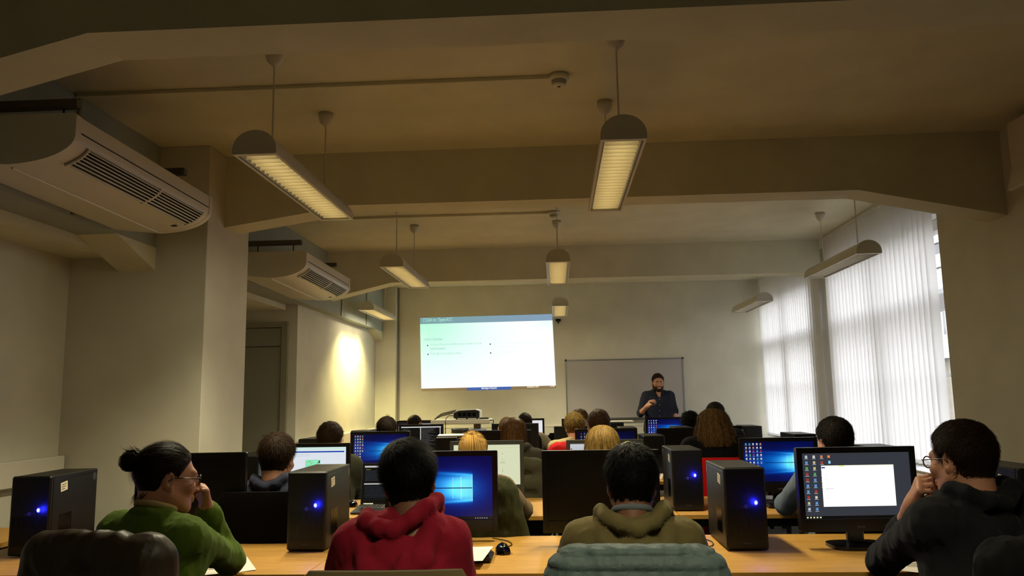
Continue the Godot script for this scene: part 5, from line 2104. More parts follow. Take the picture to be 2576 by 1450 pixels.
func person(label: String, c: Dictionary) -> Node3D:
	var hc: Vector3 = c.head
	var hip: Vector3 = c.get("hip", Vector3(hc.x, 0.53, hc.z + 0.13))
	var base := Vector3(hip.x, 0, hip.z)
	var t := thing("person", label, "person", base)
	var hb := Basis(Vector3.UP, deg_to_rad(c.get("yaw", 0.0))) * Basis(Vector3.RIGHT, deg_to_rad(c.get("pitch", -8.0))) * Basis(Vector3.BACK, deg_to_rad(c.get("roll", 0.0)))
	hc -= base
	hip -= base
	var ty := deg_to_rad(c.get("tyaw", 0.0))
	var f := Vector3(-sin(ty), 0, -cos(ty))
	var r := Vector3(cos(ty), 0, -sin(ty))
	var u := Vector3.UP
	var hs: float = c.get("hscale", 1.0)
	var c7: Vector3 = hc + hc_off(hb, c, hs)
	c7 += c.get("neckshift", Vector3.ZERO)
	var S := c7 - u * 0.055 - f * 0.005
	var sh: float = c.get("sh", 0.185)
	var cell: float = c.get("cell", 0.02)
	var near := cell < 0.013
	# arms
	var sho := {}
	var elb := {}
	var wri := {}
	for k in [-1, 1]:
		var key := "L" if k < 0 else "R"
		sho[k] = S + r * sh * k - u * 0.02
		if c.has(key):
			elb[k] = c[key][0] - base
			wri[k] = c[key][1] - base
		else:
			elb[k] = S + r * (sh + 0.045) * k - u * 0.25 + f * 0.13
			wri[k] = elb[k] + f * 0.21 - r * 0.06 * k + u * (0.775 - elb[k].y)
	# the body itself: head, neck and hands in one mesh
	var body := Geo.new()
	body.T = Transform3D(hb * Basis.from_scale(Vector3.ONE * hs), hc)
	var src := head_mesh.surface_get_arrays(0)
	var hv: PackedVector3Array = src[Mesh.ARRAY_VERTEX]
	var hn: PackedVector3Array = src[Mesh.ARRAY_NORMAL]
	body.v.append_array(body.T * hv)
	for k in hn.size():
		body.n.append(hb * hn[k])
	body.uv.resize(hv.size())
	body.c.resize(hv.size())
	body.c.fill(Color.WHITE)
	body.ix.append_array(src[Mesh.ARRAY_INDEX])
	body.T = Transform3D.IDENTITY
	var neck := Sdf.new()
	neck.cone(hc + hb * Vector3(0, -0.07, 0.030) * hs, c7 - u * 0.05 + f * 0.012, 0.050 * hs, 0.052, 0.02)
	neck.cone(c7 - u * 0.06 + f * 0.01, S - u * 0.12 + f * 0.03, 0.055, 0.075, 0.05)
	neck.cone(S - u * 0.12 + f * 0.03, hip + u * 0.06, 0.080, 0.085, 0.05)
	for k in [-1, 1]:
		neck.cone(S - u * 0.05, sho[k], 0.04, 0.040, 0.03)
		neck.cone(sho[k], elb[k], 0.040, 0.034, 0.02)
		neck.cone(elb[k], elb[k].lerp(wri[k], 0.92), 0.034, 0.024, 0.02)
	neck.build(body, 0.012 if near else 0.02)
	for k in [-1, 1]:
		var hs_ := Sdf.new()
		var d: Vector3 = (wri[k] - elb[k]).normalized()
		var key := "handL" if k < 0 else "handR"
		var spec: Array = c.get(key, [d * 0.5 + f * 0.5 + Vector3(0, -0.12, 0), -u, -r * k, 0.28, 0.4])
		hs_.cone(elb[k].lerp(wri[k], 0.6 if not c.has("bare") else 0.1), wri[k], 0.028 if not c.has("bare") else 0.038, 0.024, 0.02)
		hand(hs_, wri[k], spec[0], spec[1], spec[2], spec[3], spec[4])
		hs_.build(body, c.get("handcell", 0.007))
	obj("body", body.mesh(), c.get("skin", M.skin), t)
	# top garment
	var g := Sdf.new()
	var th: float = c.get("bulk", 0.0)
	g.cone(hip - r * 0.085, hip + r * 0.085, 0.125 + th, 0.125 + th, 0.06)
	for k in [-1, 1]:
		g.cone(S + r * 0.085 * k - u * 0.13 + f * 0.02, hip + r * 0.075 * k + u * 0.10, 0.108 + th, 0.115 + th, 0.09)
		g.cone(S + r * sh * 0.55 * k - u * 0.045, S + r * sh * 0.2 * k - u * 0.15, 0.072 + th, 0.085 + th, 0.08)
		g.cone(c7 + r * 0.035 * k - u * 0.02, sho[k] - r * 0.02 * k, 0.040 + th, 0.052 + th, 0.05)
		g.cone(sho[k], elb[k], 0.062 + th, 0.049 + th * 0.8, 0.04)
		var cuff: float = c.get("cuff", 0.96)
		g.cone(elb[k], elb[k].lerp(wri[k], cuff), 0.049 + th * 0.8, 0.034 + th * 0.5, 0.03)
		if c.get("cuffs", false):
			g.cone(elb[k].lerp(wri[k], cuff - 0.12), elb[k].lerp(wri[k], cuff), 0.046, 0.044, 0.012)
	g.cone(c7 - u * 0.045 - f * 0.012, S - u * 0.16 - f * 0.02, 0.060 + th, 0.085 + th, 0.05)
	var neckline: float = c.get("neck", 0.062)
	var fold := FastNoiseLite.new()
	fold.seed = c.get("seed", 1)
	fold.frequency = 1.0
	fold.fractal_type = FastNoiseLite.FRACTAL_RIDGED
	fold.fractal_octaves = 2
	g.noise = fold
	g.amp = c.get("folds", 0.006)
	g.stretch = Vector3(9, 5.5, 9)
	if c.get("hood", false):
		hood(g, c7, r, u, -f, c.get("hood_turn", 0.0), c.get("hood_size", 1.0), c.get("hood_tilt", 0.0))
	elif c.has("vneck"):
		g.cone(c7 + f * 0.105 + u * 0.03, S + f * 0.150 - u * 0.10, 0.040, 0.006, 0.008, 1)
		for k in [-1, 1]:
			g.path([c7 - f * 0.062 + u * 0.012, c7 + r * 0.052 * k - f * 0.02 + u * 0.014, c7 + r * 0.060 * k + f * 0.045 - u * 0.014, c7 + r * 0.045 * k + f * 0.098 - u * 0.058], [0.012, 0.013, 0.013, 0.010], 0.010)
	elif c.get("collar", true):
		var ring := []
		for k in 13:
			var a := TAU * k / 12.0
			ring.append(c7 + r * sin(a) * (neckline + 0.002) + (-f) * (cos(a) * (neckline + 0.002) - 0.012) + u * (cos(a) * 0.022 - 0.012 + c.get("collar_up", 0.0)))
		g.path(ring, [c.get("collar_r", 0.011)], 0.012)
	var gm := Geo.new()
	g.build(gm, cell)
	obj(c.get("top_name", "sweater"), gm.mesh(), c.top, t)
	if c.has("under"):
		var ur := []
		for k in 17:
			var a := TAU * k / 16.0 + PI
			ur.append(c7 + r * sin(a) * 0.060 + (-f) * (cos(a) * 0.060 - 0.010) + u * (cos(a) * 0.020 + 0.016))
		obj("shirt_collar", Geo.new().tube(ur, 0.012, 8, false).mesh(), c.under, t)
	# trousers and shoes
	var tr := Sdf.new()
	if c.get("standing", false):
		for k in [-1, 1]:
			tr.cone(hip + r * 0.085 * k - u * 0.02, Vector3(r.x * 0.11 * k, 0.48, r.z * 0.11 * k) + f * 0.02, 0.105, 0.072, 0.05)
			tr.cone(Vector3(r.x * 0.11 * k, 0.48, r.z * 0.11 * k) + f * 0.02, Vector3(r.x * 0.12 * k, 0.09, r.z * 0.12 * k), 0.072, 0.058, 0.03)
	else:
		for k in [-1, 1]:
			var knee: Vector3 = hip + r * 0.13 * k + f * 0.43 - u * 0.01
			tr.cone(hip + r * 0.09 * k - u * 0.01, knee, 0.092, 0.070, 0.05)
			tr.cone(knee, Vector3(knee.x, 0.10, knee.z) + f * 0.04, 0.066, 0.052, 0.03)
	var tm := Geo.new()
	tr.build(tm, 0.024)
	obj("trousers", tm.mesh(), c.get("bottom", M.trousers), t)
	for k in [-1, 1]:
		var foot := Sdf.new()
		var at: Vector3 = Vector3(r.x * 0.12 * k, 0.045, r.z * 0.12 * k) if c.get("standing", false) else Vector3((hip + r * 0.13 * k).x, 0.045, (hip + r * 0.13 * k).z) + f * 0.46
		foot.cone(at - f * 0.03, at + f * 0.15 - u * 0.008, 0.044, 0.036, 0.02)
		var fm := Geo.new()
		foot.build(fm, 0.018)
		obj("shoe", fm.mesh(), M.black, t)
	# hair
	var ht := Transform3D(hb * Basis.from_scale(Vector3.ONE * hs), hc)
	for part in c.get("hair", []):
		var o := obj(part[0], part[1], part[2], t)
		o.transform = ht
		if part[0].ends_with("strands") or part[0] == "loose_hair":
			o.set_meta("kind", "stuff")
	if c.get("glasses", false):
		var gl := Geo.new()
		for k in [-1, 1]:
			var loop := []
			for q in 17:
				var a := TAU * q / 16.0
				loop.append(Vector3(k * 0.033 + cos(a) * 0.026, 0.0 + sin(a) * 0.019, -0.112 + absf(k * 0.033 + cos(a) * 0.026) * 0.22))
			gl.tube(loop, 0.0021, 6, false)
			gl.tube([Vector3(k * 0.058, 0.006, -0.099), Vector3(k * 0.080, 0.006, -0.085), Vector3(k * 0.083, 0.006, 0.0), Vector3(k * 0.080, -0.01, 0.022)], 0.0019, 6)
		gl.tube([Vector3(-0.008, 0.004, -0.112), Vector3(0.008, 0.004, -0.112)], 0.002, 6)
		var go := obj("glasses", gl.mesh(), M.gloss, t)
		go.transform = ht
	return t


func hc_off(hb: Basis, c: Dictionary, hs: float) -> Vector3:
	return hb * Vector3(0, -0.085, 0.035) * hs + Vector3(0, c.get("slouch", 0.0) - 0.022, 0)


func hood(g: Sdf, c7: Vector3, r: Vector3, u: Vector3, b: Vector3, turn: float, sz: float, tilt := 0.0) -> void:
	# a hood lying on the back: rolled rim from both sides of the neck, and the pouch hanging below
	var P := func(x: float, y: float, z: float) -> Vector3:
		return c7 + (r * (x + turn * z) + u * (y + tilt * x) + b * z) * sz
	var rim := [P.call(0.060, -0.055, -0.090), P.call(0.090, -0.004, -0.045), P.call(0.099, 0.024, 0.010), P.call(0.084, 0.018, 0.054), P.call(0.046, -0.008, 0.084), P.call(0.0, -0.026, 0.094), P.call(-0.046, -0.014, 0.086), P.call(-0.086, 0.006, 0.056), P.call(-0.099, 0.014, 0.010), P.call(-0.090, -0.014, -0.045), P.call(-0.060, -0.06, -0.090)]
	g.path(rim, [0.017 * sz, 0.021 * sz, 0.023 * sz, 0.023 * sz, 0.022 * sz, 0.021 * sz, 0.022 * sz, 0.023 * sz, 0.022 * sz, 0.02 * sz, 0.016 * sz], 0.010)
	# pouch
	g.path([P.call(0.105, -0.035, 0.045), P.call(0.075, -0.115, 0.095), P.call(0.012, -0.195, 0.118)], [0.030 * sz, 0.034 * sz, 0.030 * sz], 0.012)
	g.path([P.call(-0.105, -0.045, 0.045), P.call(-0.070, -0.120, 0.092), P.call(0.006, -0.190, 0.116)], [0.030 * sz, 0.034 * sz, 0.030 * sz], 0.012)
	g.ell(P.call(0.0, -0.115, 0.082), Vector3(0.085, 0.070, 0.036) * sz, 0.014, Basis(r, u, b))
	g.path([P.call(0.035, -0.105, 0.122), P.call(0.01, -0.16, 0.135), P.call(-0.02, -0.185, 0.125)], [0.010 * sz, 0.016 * sz, 0.010 * sz], 0.012)


func short_hair(c: Color, h: Hair) -> Array:
	var m := hair_mat(c, 0.62)
	return [["hair", hair_shell(h), m], ["hair_strands", hair_strands(h), m]]


func H(d: Dictionary) -> Hair:
	var h := Hair.new()
	for k in d:
		h.set(k, d[k])
	return h


func build_people() -> void:
	hair_noise = FastNoiseLite.new()
	hair_noise.seed = 4
	hair_noise.frequency = 1.0
	hair_noise.fractal_octaves = 2
	make_head()
	var u := Vector3.UP
	var dark := Color(0.045, 0.038, 0.030)
	var brown := Color(0.16, 0.105, 0.055)
	var blonde := Color(0.50, 0.40, 0.22)

	# --- front row
	# green sweater, bun, chin on the right hand
	var h1 := H({"thick": 0.006, "top": 0.006, "nape": -0.055, "lumps": 0.003, "strands": 5200, "length": 0.085, "width": 0.0018, "lift": 0.06, "mess": 0.25, "back": true, "tie": Vector3(0, 0.055, 0.12), "seed_": 3})
	var m1 := hair_mat(Color(0.125, 0.085, 0.05), 0.5)
	person("person in green sweater with dark bun and glasses, chin on the right hand", {
		"head": Vector3(-1.402, 1.128, -2.80), "under": cloth(Color(0.62, 0.54, 0.36)), "yaw": -50.0, "pitch": -5.0, "roll": 2.0, "tyaw": -22.0, "hip": Vector3(-1.46, 0.53, -2.60), "sh": 0.172, "cell": 0.0115, "handcell": 0.0038, "neckshift": Vector3(0.015, 0.0, 0.03),
		"R": [Vector3(-1.275, 0.795, -3.07), Vector3(-1.318, 0.995, -2.945)], "handR": [Vector3(-0.06, 0.95, 0.24), Vector3(-0.75, 0.1, 0.65), Vector3(-0.5, 0.2, -0.8), 1.25, 0.5],
		"L": [Vector3(-1.66, 0.80, -3.02), Vector3(-1.46, 0.785, -3.20)],
		"top": cloth(Color(0.32, 0.41, 0.11), 0.85, 10.0), "folds": 0.007, "seed": 4, "skin": M.skindark if false else M.skin, "glasses": true, "collar_r": 0.012, "neck": 0.066, "cuffs": true,
		"hair": [["hair", hair_shell(h1), m1], ["hair_strands", hair_strands(h1), m1], ["hair_bun", bun(0), m1], ["loose_hair", bun(1), m1]]})
	# crimson hoodie
	var h6 := H({"thick": 0.014, "top": 0.016, "nape": -0.088, "lumps": 0.006, "lump_freq": 30.0, "strands": 7500, "length": 0.042, "width": 0.0017, "lift": 0.12, "mess": 0.6, "seed_": 6, "crown": Vector3(-0.02, 0.09, 0.06)})
	person("person with black hair in a crimson hooded sweatshirt seen from behind", {
		"head": Vector3(-0.500, 1.122, -2.66), "yaw": 4.0, "pitch": -10.0, "roll": 7.0, "tyaw": 4.0, "hip": Vector3(-0.52, 0.53, -2.36), "neckshift": Vector3(-0.028, 0, 0), "sh": 0.160, "cell": 0.0105, "hscale": 1.0,
		"L": [Vector3(-0.785, 0.70, -2.72), Vector3(-0.66, 0.775, -3.20)], "R": [Vector3(-0.318, 0.70, -2.70), Vector3(-0.44, 0.79, -3.18)],
		"top": cloth(Color(0.56, 0.10, 0.18), 0.9, 16.0), "folds": 0.006, "seed": 8, "hood": true, "hood_turn": -0.12, "hood_tilt": 0.16, "hood_size": 1.12, "skin": M.skindark, "top_name": "hooded_sweatshirt",
		"hair": short_hair(dark, h6)})
	# olive hoodie
	var h15 := H({"thick": 0.012, "top": 0.014, "nape": -0.090, "lumps": 0.009, "lump_freq": 38.0, "strands": 8000, "length": 0.034, "width": 0.0017, "lift": 0.26, "mess": 2.0, "seed_": 9, "crown": Vector3(0.01, 0.10, 0.05)})
	person("person with tousled black hair in an olive hooded sweatshirt seen from behind", {
		"head": Vector3(0.248, 1.094, -2.78), "yaw": -2.0, "pitch": -12.0, "roll": -2.0, "tyaw": -2.0, "hip": Vector3(0.215, 0.53, -2.42), "sh": 0.172, "cell": 0.0105, "hscale": 0.98, "under": cloth(Color(0.45, 0.47, 0.50)),
		"L": [Vector3(-0.01, 0.72, -2.90), Vector3(0.12, 0.785, -3.30)], "R": [Vector3(0.50, 0.72, -2.90), Vector3(0.40, 0.785, -3.30)],
		"top": cloth(Color(0.43, 0.39, 0.25), 0.92, 15.0), "folds": 0.006, "seed": 15, "hood": true, "hood_turn": 0.10, "hood_size": 1.06, "skin": M.skindark, "top_name": "hooded_sweatshirt",
		"hair": short_hair(dark, h15)})
	# dark hoodie at the right, left fist at the mouth
	var h21 := H({"thick": 0.009, "top": 0.010, "nape": -0.080, "lumps": 0.004, "strands": 7500, "length": 0.028, "width": 0.0017, "lift": 0.12, "mess": 0.7, "seed_": 21, "crown": Vector3(0.0, 0.09, 0.07)})
	person("person with glasses in a dark hoodie at the right edge, fist at the mouth", {
		"head": Vector3(1.262, 1.178, -2.58), "hscale": 0.96, "slouch": 0.008, "yaw": 25.0, "pitch": -6.0, "roll": -3.0, "tyaw": 18.0, "hip": Vector3(1.30, 0.53, -2.44), "sh": 0.180, "cell": 0.0115, "handcell": 0.0038,
		"L": [Vector3(1.150, 0.795, -2.98), Vector3(1.175, 1.018, -2.76)], "handL": [Vector3(0.10, 0.85, 0.55), Vector3(0.75, 0.1, 0.35), Vector3(0.55, 0.5, -0.45), 1.5, 0.8],
		"R": [Vector3(1.55, 0.74, -2.70), Vector3(1.45, 0.785, -3.18)],
		"top": cloth(Color(0.085, 0.09, 0.105), 0.9, 14.0), "folds": 0.008, "seed": 22, "hood": true, "hood_turn": 0.0, "hood_size": 1.0, "glasses": true, "cuff": 0.72, "top_name": "hooded_sweatshirt",
		"hair": short_hair(Color(0.13, 0.082, 0.045), h21)})

	# --- second row
	var hs2 := H({"thick": 0.012, "top": 0.012, "nape": -0.075, "strands": 3000, "length": 0.035, "width": 0.0028, "lift": 0.2, "mess": 0.5, "seed_": 2})
	person("person with short brown hair in a blue-grey hoodie before the white web page", {
		"head": Vector3(-1.452, 1.098, -4.06), "yaw": -4.0, "tyaw": -3.0, "sh": 0.175, "cell": 0.016, "top": cloth(Color(0.20, 0.21, 0.28), 0.9, 14.0), "hood": true, "hood_size": 0.95, "top_name": "hooded_sweatshirt", "seed": 2,
		"hair": short_hair(brown, hs2)})
	var h7 := H({"thick": 0.008, "top": 0.008, "nape": -0.06, "strands": 2600, "length": 0.08, "width": 0.003, "lift": 0.0, "mess": 0.12, "back": true, "tie": Vector3(0, 0.095, 0.10), "seed_": 7})
	var m7 := hair_mat(Color(0.64, 0.50, 0.27), 0.5)
	var m7d := hair_mat(Color(0.33, 0.25, 0.13), 0.5)
	person("person with a blonde ponytail and a beige knit sleeve in the second row", {
		"head": Vector3(-0.460, 1.090, -4.30), "sh": 0.165, "cell": 0.016, "hip": Vector3(-0.46, 0.53, -4.14), "hscale": 0.95,
		"R": [Vector3(-0.205, 0.785, -4.44), Vector3(-0.215, 0.782, -4.66)], "handR": [Vector3(-0.25, -0.05, -1), -u, Vector3(-1, 0, 0), 0.4, 0.4], "handcell": 0.0055,
		"top": cloth(Color(0.52, 0.44, 0.34), 0.95, 26.0, 0.3, 1.0), "seed": 7,
		"hair": [["hair", hair_shell(h7), m7d], ["hair_strands", hair_strands(h7), m7], ["ponytail", ponytail(), m7]]})
	person("person with long blonde hair and a pale green hood in the second row", {
		"head": Vector3(0.232, 1.120, -4.22), "sh": 0.165, "cell": 0.016, "hscale": 0.97, "top": cloth(Color(0.66, 0.66, 0.42), 0.9, 14.0), "hood": true, "hood_size": 1.28, "slouch": 0.055, "hood_turn": 0.25, "hood_tilt": 0.2, "seed": 14, "top_name": "hooded_sweatshirt",
		"hair": [["hair", long_hair(0.13, 0.098, 0.003, 0.16, 2600, 0.0032, 14), hair_mat(blonde, 0.55)]]})
	var h20 := H({"thick": 0.010, "top": 0.010, "nape": -0.075, "strands": 3000, "length": 0.026, "width": 0.0026, "lift": 0.2, "mess": 0.5, "seed_": 20})
	person("person with short dark hair and a pale blue shirt before the near blind", {
		"head": Vector3(1.432, 1.136, -4.22), "yaw": 10.0, "tyaw": 4.0, "sh": 0.185, "cell": 0.016, "top": cloth(Color(0.42, 0.47, 0.52), 0.85, 12.0), "seed": 20, "L": [Vector3(1.215, 0.80, -4.42), Vector3(1.33, 0.785, -4.68)],
		"hair": short_hair(Color(0.075, 0.055, 0.036), h20), "collar_r": 0.014, "top_name": "shirt"})

	# --- third row
	var h3 := H({"thick": 0.013, "top": 0.012, "nape": -0.08, "strands": 2200, "length": 0.032, "width": 0.0038, "lift": 0.3, "mess": 0.8, "seed_": 30})
	person("person with short brown hair in a grey-green jacket in the third row", {
		"head": Vector3(-1.668, 1.102, -5.76), "yaw": -6.0, "sh": 0.185, "cell": 0.019, "top": cloth(Color(0.27, 0.27, 0.205), 0.85, 9.0), "bulk": 0.012, "seed": 3, "top_name": "jacket",
		"hair": short_hair(Color(0.17, 0.11, 0.05), h3)})
	person("person with long straight brown hair in a grey-brown hoodie in the third row", {
		"head": Vector3(-0.318, 1.128, -5.76), "sh": 0.172, "cell": 0.019, "hscale": 0.97, "top": cloth(Color(0.24, 0.22, 0.175), 0.9, 12.0), "bulk": 0.01, "hood": true, "hood_size": 1.0, "seed": 18, "top_name": "hooded_sweatshirt",
		"hair": [["hair", long_hair(0.16, 0.096, 0.003, 0.16, 1800, 0.005, 8), hair_mat(Color(0.32, 0.22, 0.115), 0.45)]]})
	var h13 := H({"thick": 0.007, "top": 0.006, "nape": -0.065, "strands": 1500, "length": 0.016, "width": 0.0035, "lift": 0.3, "mess": 0.6, "seed_": 13})
	person("person with close-cropped brown hair and a mauve top in the third row", {
		"head": Vector3(0.304, 1.172, -5.92), "yaw": 6.0, "sh": 0.185, "cell": 0.019, "top": cloth(Color(0.36, 0.22, 0.22)), "seed": 13, "hair": short_hair(Color(0.24, 0.16, 0.085), h13)})
	person("person with long curly brown hair in a black shirt on the red chair", {
		"head": Vector3(1.105, 1.160, -5.72), "slouch": 0.05, "sh": 0.185, "cell": 0.019, "top": cloth(Color(0.035, 0.035, 0.04)), "seed": 19, "top_name": "shirt",
		"hair": [["hair", long_hair(0.175, 0.145, 0.008, 0.8, 5200, 0.0030, 19, 2.0), hair_mat(Color(0.36, 0.27, 0.165), 0.75)]]})

	# --- fourth row
	var h4 := H({"thick": 0.015, "top": 0.012, "nape": -0.085, "strands": 1500, "length": 0.04, "width": 0.0042, "lift": 0.15, "mess": 0.3, "seed_": 40})
	person("person with smooth dark brown hair and a small cowlick in the fourth row at left", {
		"head": Vector3(-1.610, 1.095, -7.42), "cell": 0.022, "top": cloth(Color(0.06, 0.06, 0.07)), "seed": 5, "hair": short_hair(Color(0.115, 0.075, 0.04), h4) + [["cowlick", cowlick(), hair_mat(Color(0.115, 0.075, 0.04))]]})
	var h11 := H({"thick": 0.016, "top": 0.010, "nape": -0.07, "strands": 1500, "length": 0.04, "width": 0.0042, "lift": 0.25, "mess": 0.7, "seed_": 41})
	person("person with sandy hair in a cream sweater in the fourth row", {
		"head": Vector3(0.156, 1.110, -7.42), "cell": 0.02, "sh": 0.19, "top": cloth(Color(0.66, 0.60, 0.43)), "seed": 11, "hair": short_hair(Color(0.38, 0.30, 0.14), h11)})
	var h18 := H({"thick": 0.009, "top": 0.009, "nape": -0.08, "strands": 1200, "length": 0.025, "width": 0.004, "lift": 0.15, "mess": 0.3, "seed_": 42})
	person("person with short dark hair rising behind the long curly hair", {
		"head": Vector3(1.455, 1.190, -7.42), "cell": 0.022, "top": cloth(Color(0.07, 0.07, 0.08)), "seed": 12, "hair": short_hair(Color(0.11, 0.08, 0.05), h18)})

	# --- last row
	var h5 := H({"thick": 0.005, "top": 0.003, "nape": -0.06, "strands": 900, "length": 0.012, "width": 0.004, "lift": 0.2, "mess": 0.5, "seed_": 50, "bald": 0.13})
	person("person with cropped receding hair and cream shirt left of the projector cart", {
		"head": Vector3(-1.651, 1.096, -9.12), "yaw": -25.0, "cell": 0.022, "top": cloth(Color(0.62, 0.58, 0.48)), "seed": 50, "hair": short_hair(Color(0.13, 0.085, 0.05), h5)})
	var h9 := H({"thick": 0.006, "top": 0.002, "nape": -0.06, "strands": 900, "length": 0.014, "width": 0.004, "lift": 0.2, "mess": 0.5, "seed_": 51, "bald": 0.16})
	person("person with thinning brown hair, half hidden by the long straight brown hair", {
		"head": Vector3(-0.475, 1.098, -7.42), "slouch": 0.0, "cell": 0.022, "top": cloth(Color(0.08, 0.08, 0.09)), "seed": 51, "hair": short_hair(Color(0.24, 0.16, 0.09), h9)})
	var h10 := H({"thick": 0.010, "top": 0.008, "nape": -0.075, "strands": 900, "length": 0.025, "width": 0.004, "lift": 0.15, "mess": 0.4, "seed_": 52, "bald": 0.11})
	person("person with dark hair and a pale hood, beige sleeve on the last desk row", {
		"head": Vector3(-0.376, 1.100, -9.15), "yaw": 8.0, "cell": 0.022, "top": cloth(Color(0.55, 0.50, 0.40)), "hood": true, "seed": 52, "top_name": "hooded_sweatshirt",
		"R": [Vector3(-0.085, 0.83, -9.10), Vector3(-0.20, 0.79, -9.42)], "hair": short_hair(Color(0.12, 0.085, 0.05), h10)})
	var h12 := H({"thick": 0.010, "top": 0.012, "nape": -0.07, "strands": 900, "length": 0.03, "width": 0.004, "lift": 0.3, "mess": 0.8, "seed_": 53})
	person("person with wavy light brown hair turned right in the last row", {
		"head": Vector3(0.262, 1.115, -9.15), "yaw": -50.0, "tyaw": -20.0, "cell": 0.022, "top": cloth(Color(0.09, 0.09, 0.11)), "seed": 53, "hair": short_hair(Color(0.30, 0.21, 0.10), h12)})
	var h17 := H({"thick": 0.030, "top": 0.014, "nape": -0.09, "lumps": 0.014, "lump_freq": 40.0, "strands": 1800, "length": 0.03, "width": 0.004, "lift": 0.8, "mess": 3.0, "seed_": 54})
	person("person with bushy black curls in the last row below the lecturer's left arm", {
		"head": Vector3(1.480, 1.048, -8.98), "cell": 0.022, "top": cloth(Color(0.06, 0.05, 0.06)), "seed": 54, "hair": short_hair(Color(0.05, 0.038, 0.03), h17)})

	# --- the lecturer, standing, facing the class
	var h16 := H({"thick": 0.006, "top": 0.010, "nape": -0.06, "strands": 1600, "length": 0.03, "width": 0.0035, "lift": 0.08, "mess": 0.3, "back": true, "tie": Vector3(0, 0.0, 0.12), "seed_": 60})
	var b16 := H({"thick": 0.004, "top": 0.0, "beard": true, "lumps": 0.001, "strands": 1500, "length": 0.010, "width": 0.002, "lift": 0.3, "mess": 0.5, "seed_": 61})
	var hm := hair_mat(Color(0.17, 0.115, 0.075), 0.6)
	var le := person("bearded lecturer in a dark navy shirt gesturing beside the whiteboard", {
		"head": Vector3(1.397, 1.560, -11.0), "yaw": 183.0, "pitch": -3.0, "tyaw": 184.0, "hip": Vector3(1.395, 0.90, -11.02), "standing": true, "vneck": true, "sh": 0.168, "cell": 0.0135, "handcell": 0.0045, "bare": true, "cuff": 0.10,
		"R": [Vector3(1.135, 1.150, -10.93), Vector3(1.205, 1.245, -10.74)], "handR": [Vector3(0.62, 0.55, 0.35), Vector3(0.35, -0.55, -0.6), Vector3(-0.1, 0.85, 0.5), 1.05, 0.7],
		"L": [Vector3(1.610, 1.165, -11.02), Vector3(1.600, 0.93, -10.93)], "handL": [Vector3(-0.03, -1, 0.12), Vector3(-1, 0, 0), Vector3(0, 0.1, 1), 0.5, 0.4],
		"top": cloth(Color(0.135, 0.145, 0.20), 0.8, 12.0), "folds": 0.007, "seed": 60, "bottom": cloth(Color(0.05, 0.05, 0.06)), "top_name": "shirt", "collar_r": 0.014, "neck": 0.060, "collar_up": 0.012,
		"hair": [["hair", hair_shell(h16), hm], ["hair_strands", hair_strands(h16), hm], ["beard", hair_shell(b16), hm], ["beard_strands", hair_strands(b16), hm], ["eyebrow", brow(-1), hm], ["eyebrow", brow(1), hm]]})
	var ht := Transform3D(Basis(Vector3.UP, deg_to_rad(183.0)) * Basis(Vector3.RIGHT, deg_to_rad(-3.0)), Vector3(1.397 - 1.395, 1.560, 0.02))
	for k in [-1, 1]:
		var e := obj("eye", Geo.new().ball(Vector3(k * 0.031, 0.002, -0.0815), Vector3(0.0115, 0.0062, 0.0105), 16, 10).mesh(), mat(Color(0.75, 0.72, 0.68), 0.3), le)
		e.transform = ht
		obj("iris", Geo.new().ball(Vector3(k * 0.031, 0.002, -0.0905), Vector3(0.0055, 0.0050, 0.002), 12, 6).mesh(), M.ink, e)
	for k in 5:
		obj("button", Geo.new().ball(Vector3(-0.002 - 0.003 * k, 1.335 - 0.075 * k, 0.163 - 0.003 * k), Vector3(0.005, 0.005, 0.003), 10, 6).mesh(), M.frame, le)
	var cl := thing("presenter_remote", "small dark clicker held in the lecturer's raised hand", "remote", Vector3(1.275, 1.285, -10.665))
	obj("shell", Geo.new().box(Vector3.ZERO, Vector3(0.022, 0.018, 0.10), 0.006).mesh(), M.black, cl)
	obj("button", Geo.new().box(Vector3(0, 0.010, 0.02), Vector3(0.010, 0.004, 0.014), 0.001).mesh(), M.mark, cl)
	cl.rotation = Vector3(0.3, 0.9, 0.0)


func brow(k: int) -> ArrayMesh:
	return Geo.new().tube(curve([Vector3(k * 0.014, 0.020, -0.0975), Vector3(k * 0.030, 0.027, -0.0935), Vector3(k * 0.048, 0.021, -0.080)]), [0.0035, 0.0035, 0.0036, 0.0038, 0.004, 0.0042, 0.0042, 0.004, 0.0036, 0.003, 0.0024, 0.0018, 0.0015], 6).mesh()


func bun(part: int) -> ArrayMesh:
	var g := Geo.new()
	var r := RandomNumberGenerator.new()
	r.seed = 77
	var c := Vector3(0.0, 0.060, 0.133)
	if part:
		return loose(c)
	g.col = Color(0.6, 0.6, 0.6)
	g.ball(c, Vector3(0.030, 0.031, 0.030), 20, 12)
	g.ball(Vector3(0, 0.056, 0.112), Vector3(0.026, 0.026, 0.022), 16, 10)
	for k in 260:
		var tilt := Basis(Vector3(r.randfn(), r.randfn() * 0.6, r.randfn() * 0.6).normalized(), r.randf() * TAU)
		var rad := r.randf_range(0.026, 0.0375)
		var a0 := r.randf() * TAU
		var pts := []
		for j in 8:
			var a := a0 + j * 0.42
			pts.append(c + tilt * Vector3(cos(a) * rad, sin(a) * rad, r.randfn() * 0.001))
		var b := r.randf_range(0.35, 1.0)
		ribbon(g, pts, Vector3.RIGHT, 0.0026, Color(b, b * 0.96, b * 0.9))
	return g.mesh()


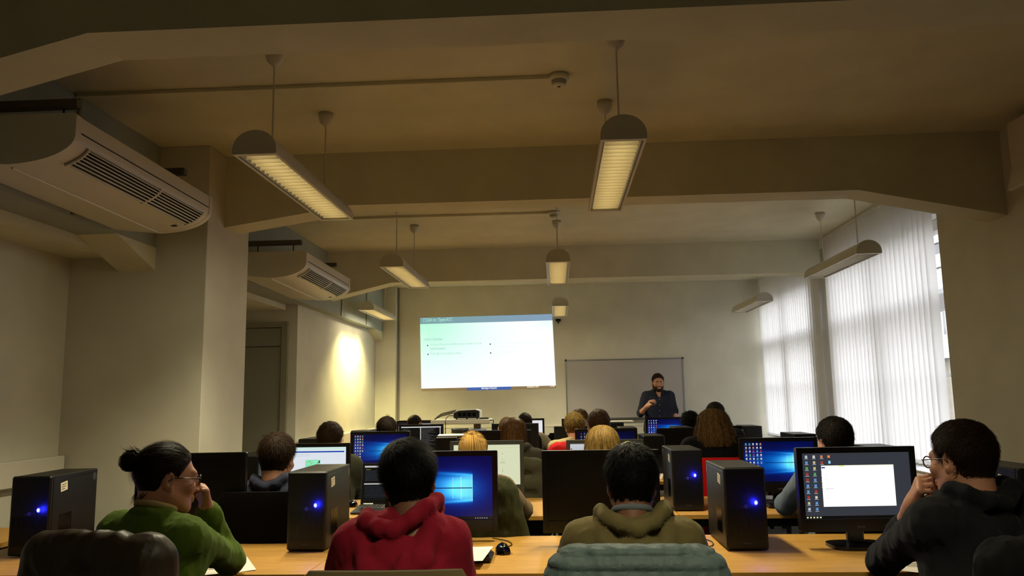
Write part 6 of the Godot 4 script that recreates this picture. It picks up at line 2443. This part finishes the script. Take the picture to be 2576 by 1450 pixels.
func loose(c: Vector3) -> ArrayMesh:
	var g := Geo.new()
	var r := RandomNumberGenerator.new()
	r.seed = 78
	for k in 46:     # loose ends that stick out of the bun and at the nape
		var s := c + Vector3(r.randfn() * 0.012, 0.022, -0.012 + r.randfn() * 0.01)
		var q := s + Vector3(r.randfn() * 0.010, 0.012 + r.randf() * 0.016, 0.012 + r.randfn() * 0.012)
		ribbon(g, [s, s.lerp(q, 0.5) + Vector3(0, 0.006, -0.004), q, q + Vector3(0, 0.004, 0.008)], Vector3.RIGHT, 0.0022, Color(0.6, 0.57, 0.52))
	for k in 40:
		var s := Vector3(r.randf_range(-0.05, 0.05), -0.045, 0.085 - r.randf() * 0.02)
		var q := s + Vector3(r.randfn() * 0.006, -0.03 - r.randf() * 0.025, 0.010 + r.randf() * 0.02)
		ribbon(g, [s, s.lerp(q, 0.5) + Vector3(0, 0, 0.008), q, q + Vector3(0, -0.008, 0.004)], Vector3.RIGHT, 0.0020, Color(0.6, 0.57, 0.52))
	return g.mesh()


func ponytail() -> ArrayMesh:
	var g := Geo.new()
	var r := RandomNumberGenerator.new()
	r.seed = 70
	var path := curve([Vector3(0, 0.094, 0.088), Vector3(0.0, 0.098, 0.108), Vector3(0.003, 0.062, 0.132), Vector3(0.005, 0.0, 0.138), Vector3(0.005, -0.10, 0.135), Vector3(0.0, -0.19, 0.13)], 5)
	var rr := []
	for k in path.size():
		rr.append(0.010 + 0.034 * sin(PI * clampf(k / (path.size() - 1.0) * 0.85, 0, 1)))
	g.col = Color(0.16, 0.14, 0.11)
	var thin := []
	for q in rr:
		thin.append(q * 0.72)
	g.tube(path, thin, 14)
	for k in 1500:
		var a := r.randf() * TAU
		var pts := []
		var n0 := r.randi_range(0, 8)
		var d := r.randf_range(0.82, 1.08)
		for j in range(n0, mini(n0 + 14, path.size())):
			pts.append(path[j] + Vector3(cos(a), 0.55 * sin(a) * maxf(0.0, 1.0 - j / 8.0), sin(a) * 0.9) * rr[j] * d)
		var b := r.randf_range(0.25, 1.0)
		ribbon(g, pts, Vector3.RIGHT, 0.0026, Color(b, b * 0.95, b * 0.86))
	return g.mesh()


func cowlick() -> ArrayMesh:
	var g := Geo.new()
	var r := RandomNumberGenerator.new()
	r.seed = 44
	for k in 40:
		var s := Vector3(0.008 + r.randfn() * 0.010, 0.125, 0.03 + r.randfn() * 0.008)
		ribbon(g, [s, s + Vector3(r.randfn() * 0.004, 0.014, 0.0), s + Vector3(r.randfn() * 0.010, 0.03 + r.randf() * 0.012, 0.004)], Vector3.RIGHT, 0.003, Color(0.6, 0.6, 0.6))
	return g.mesh()
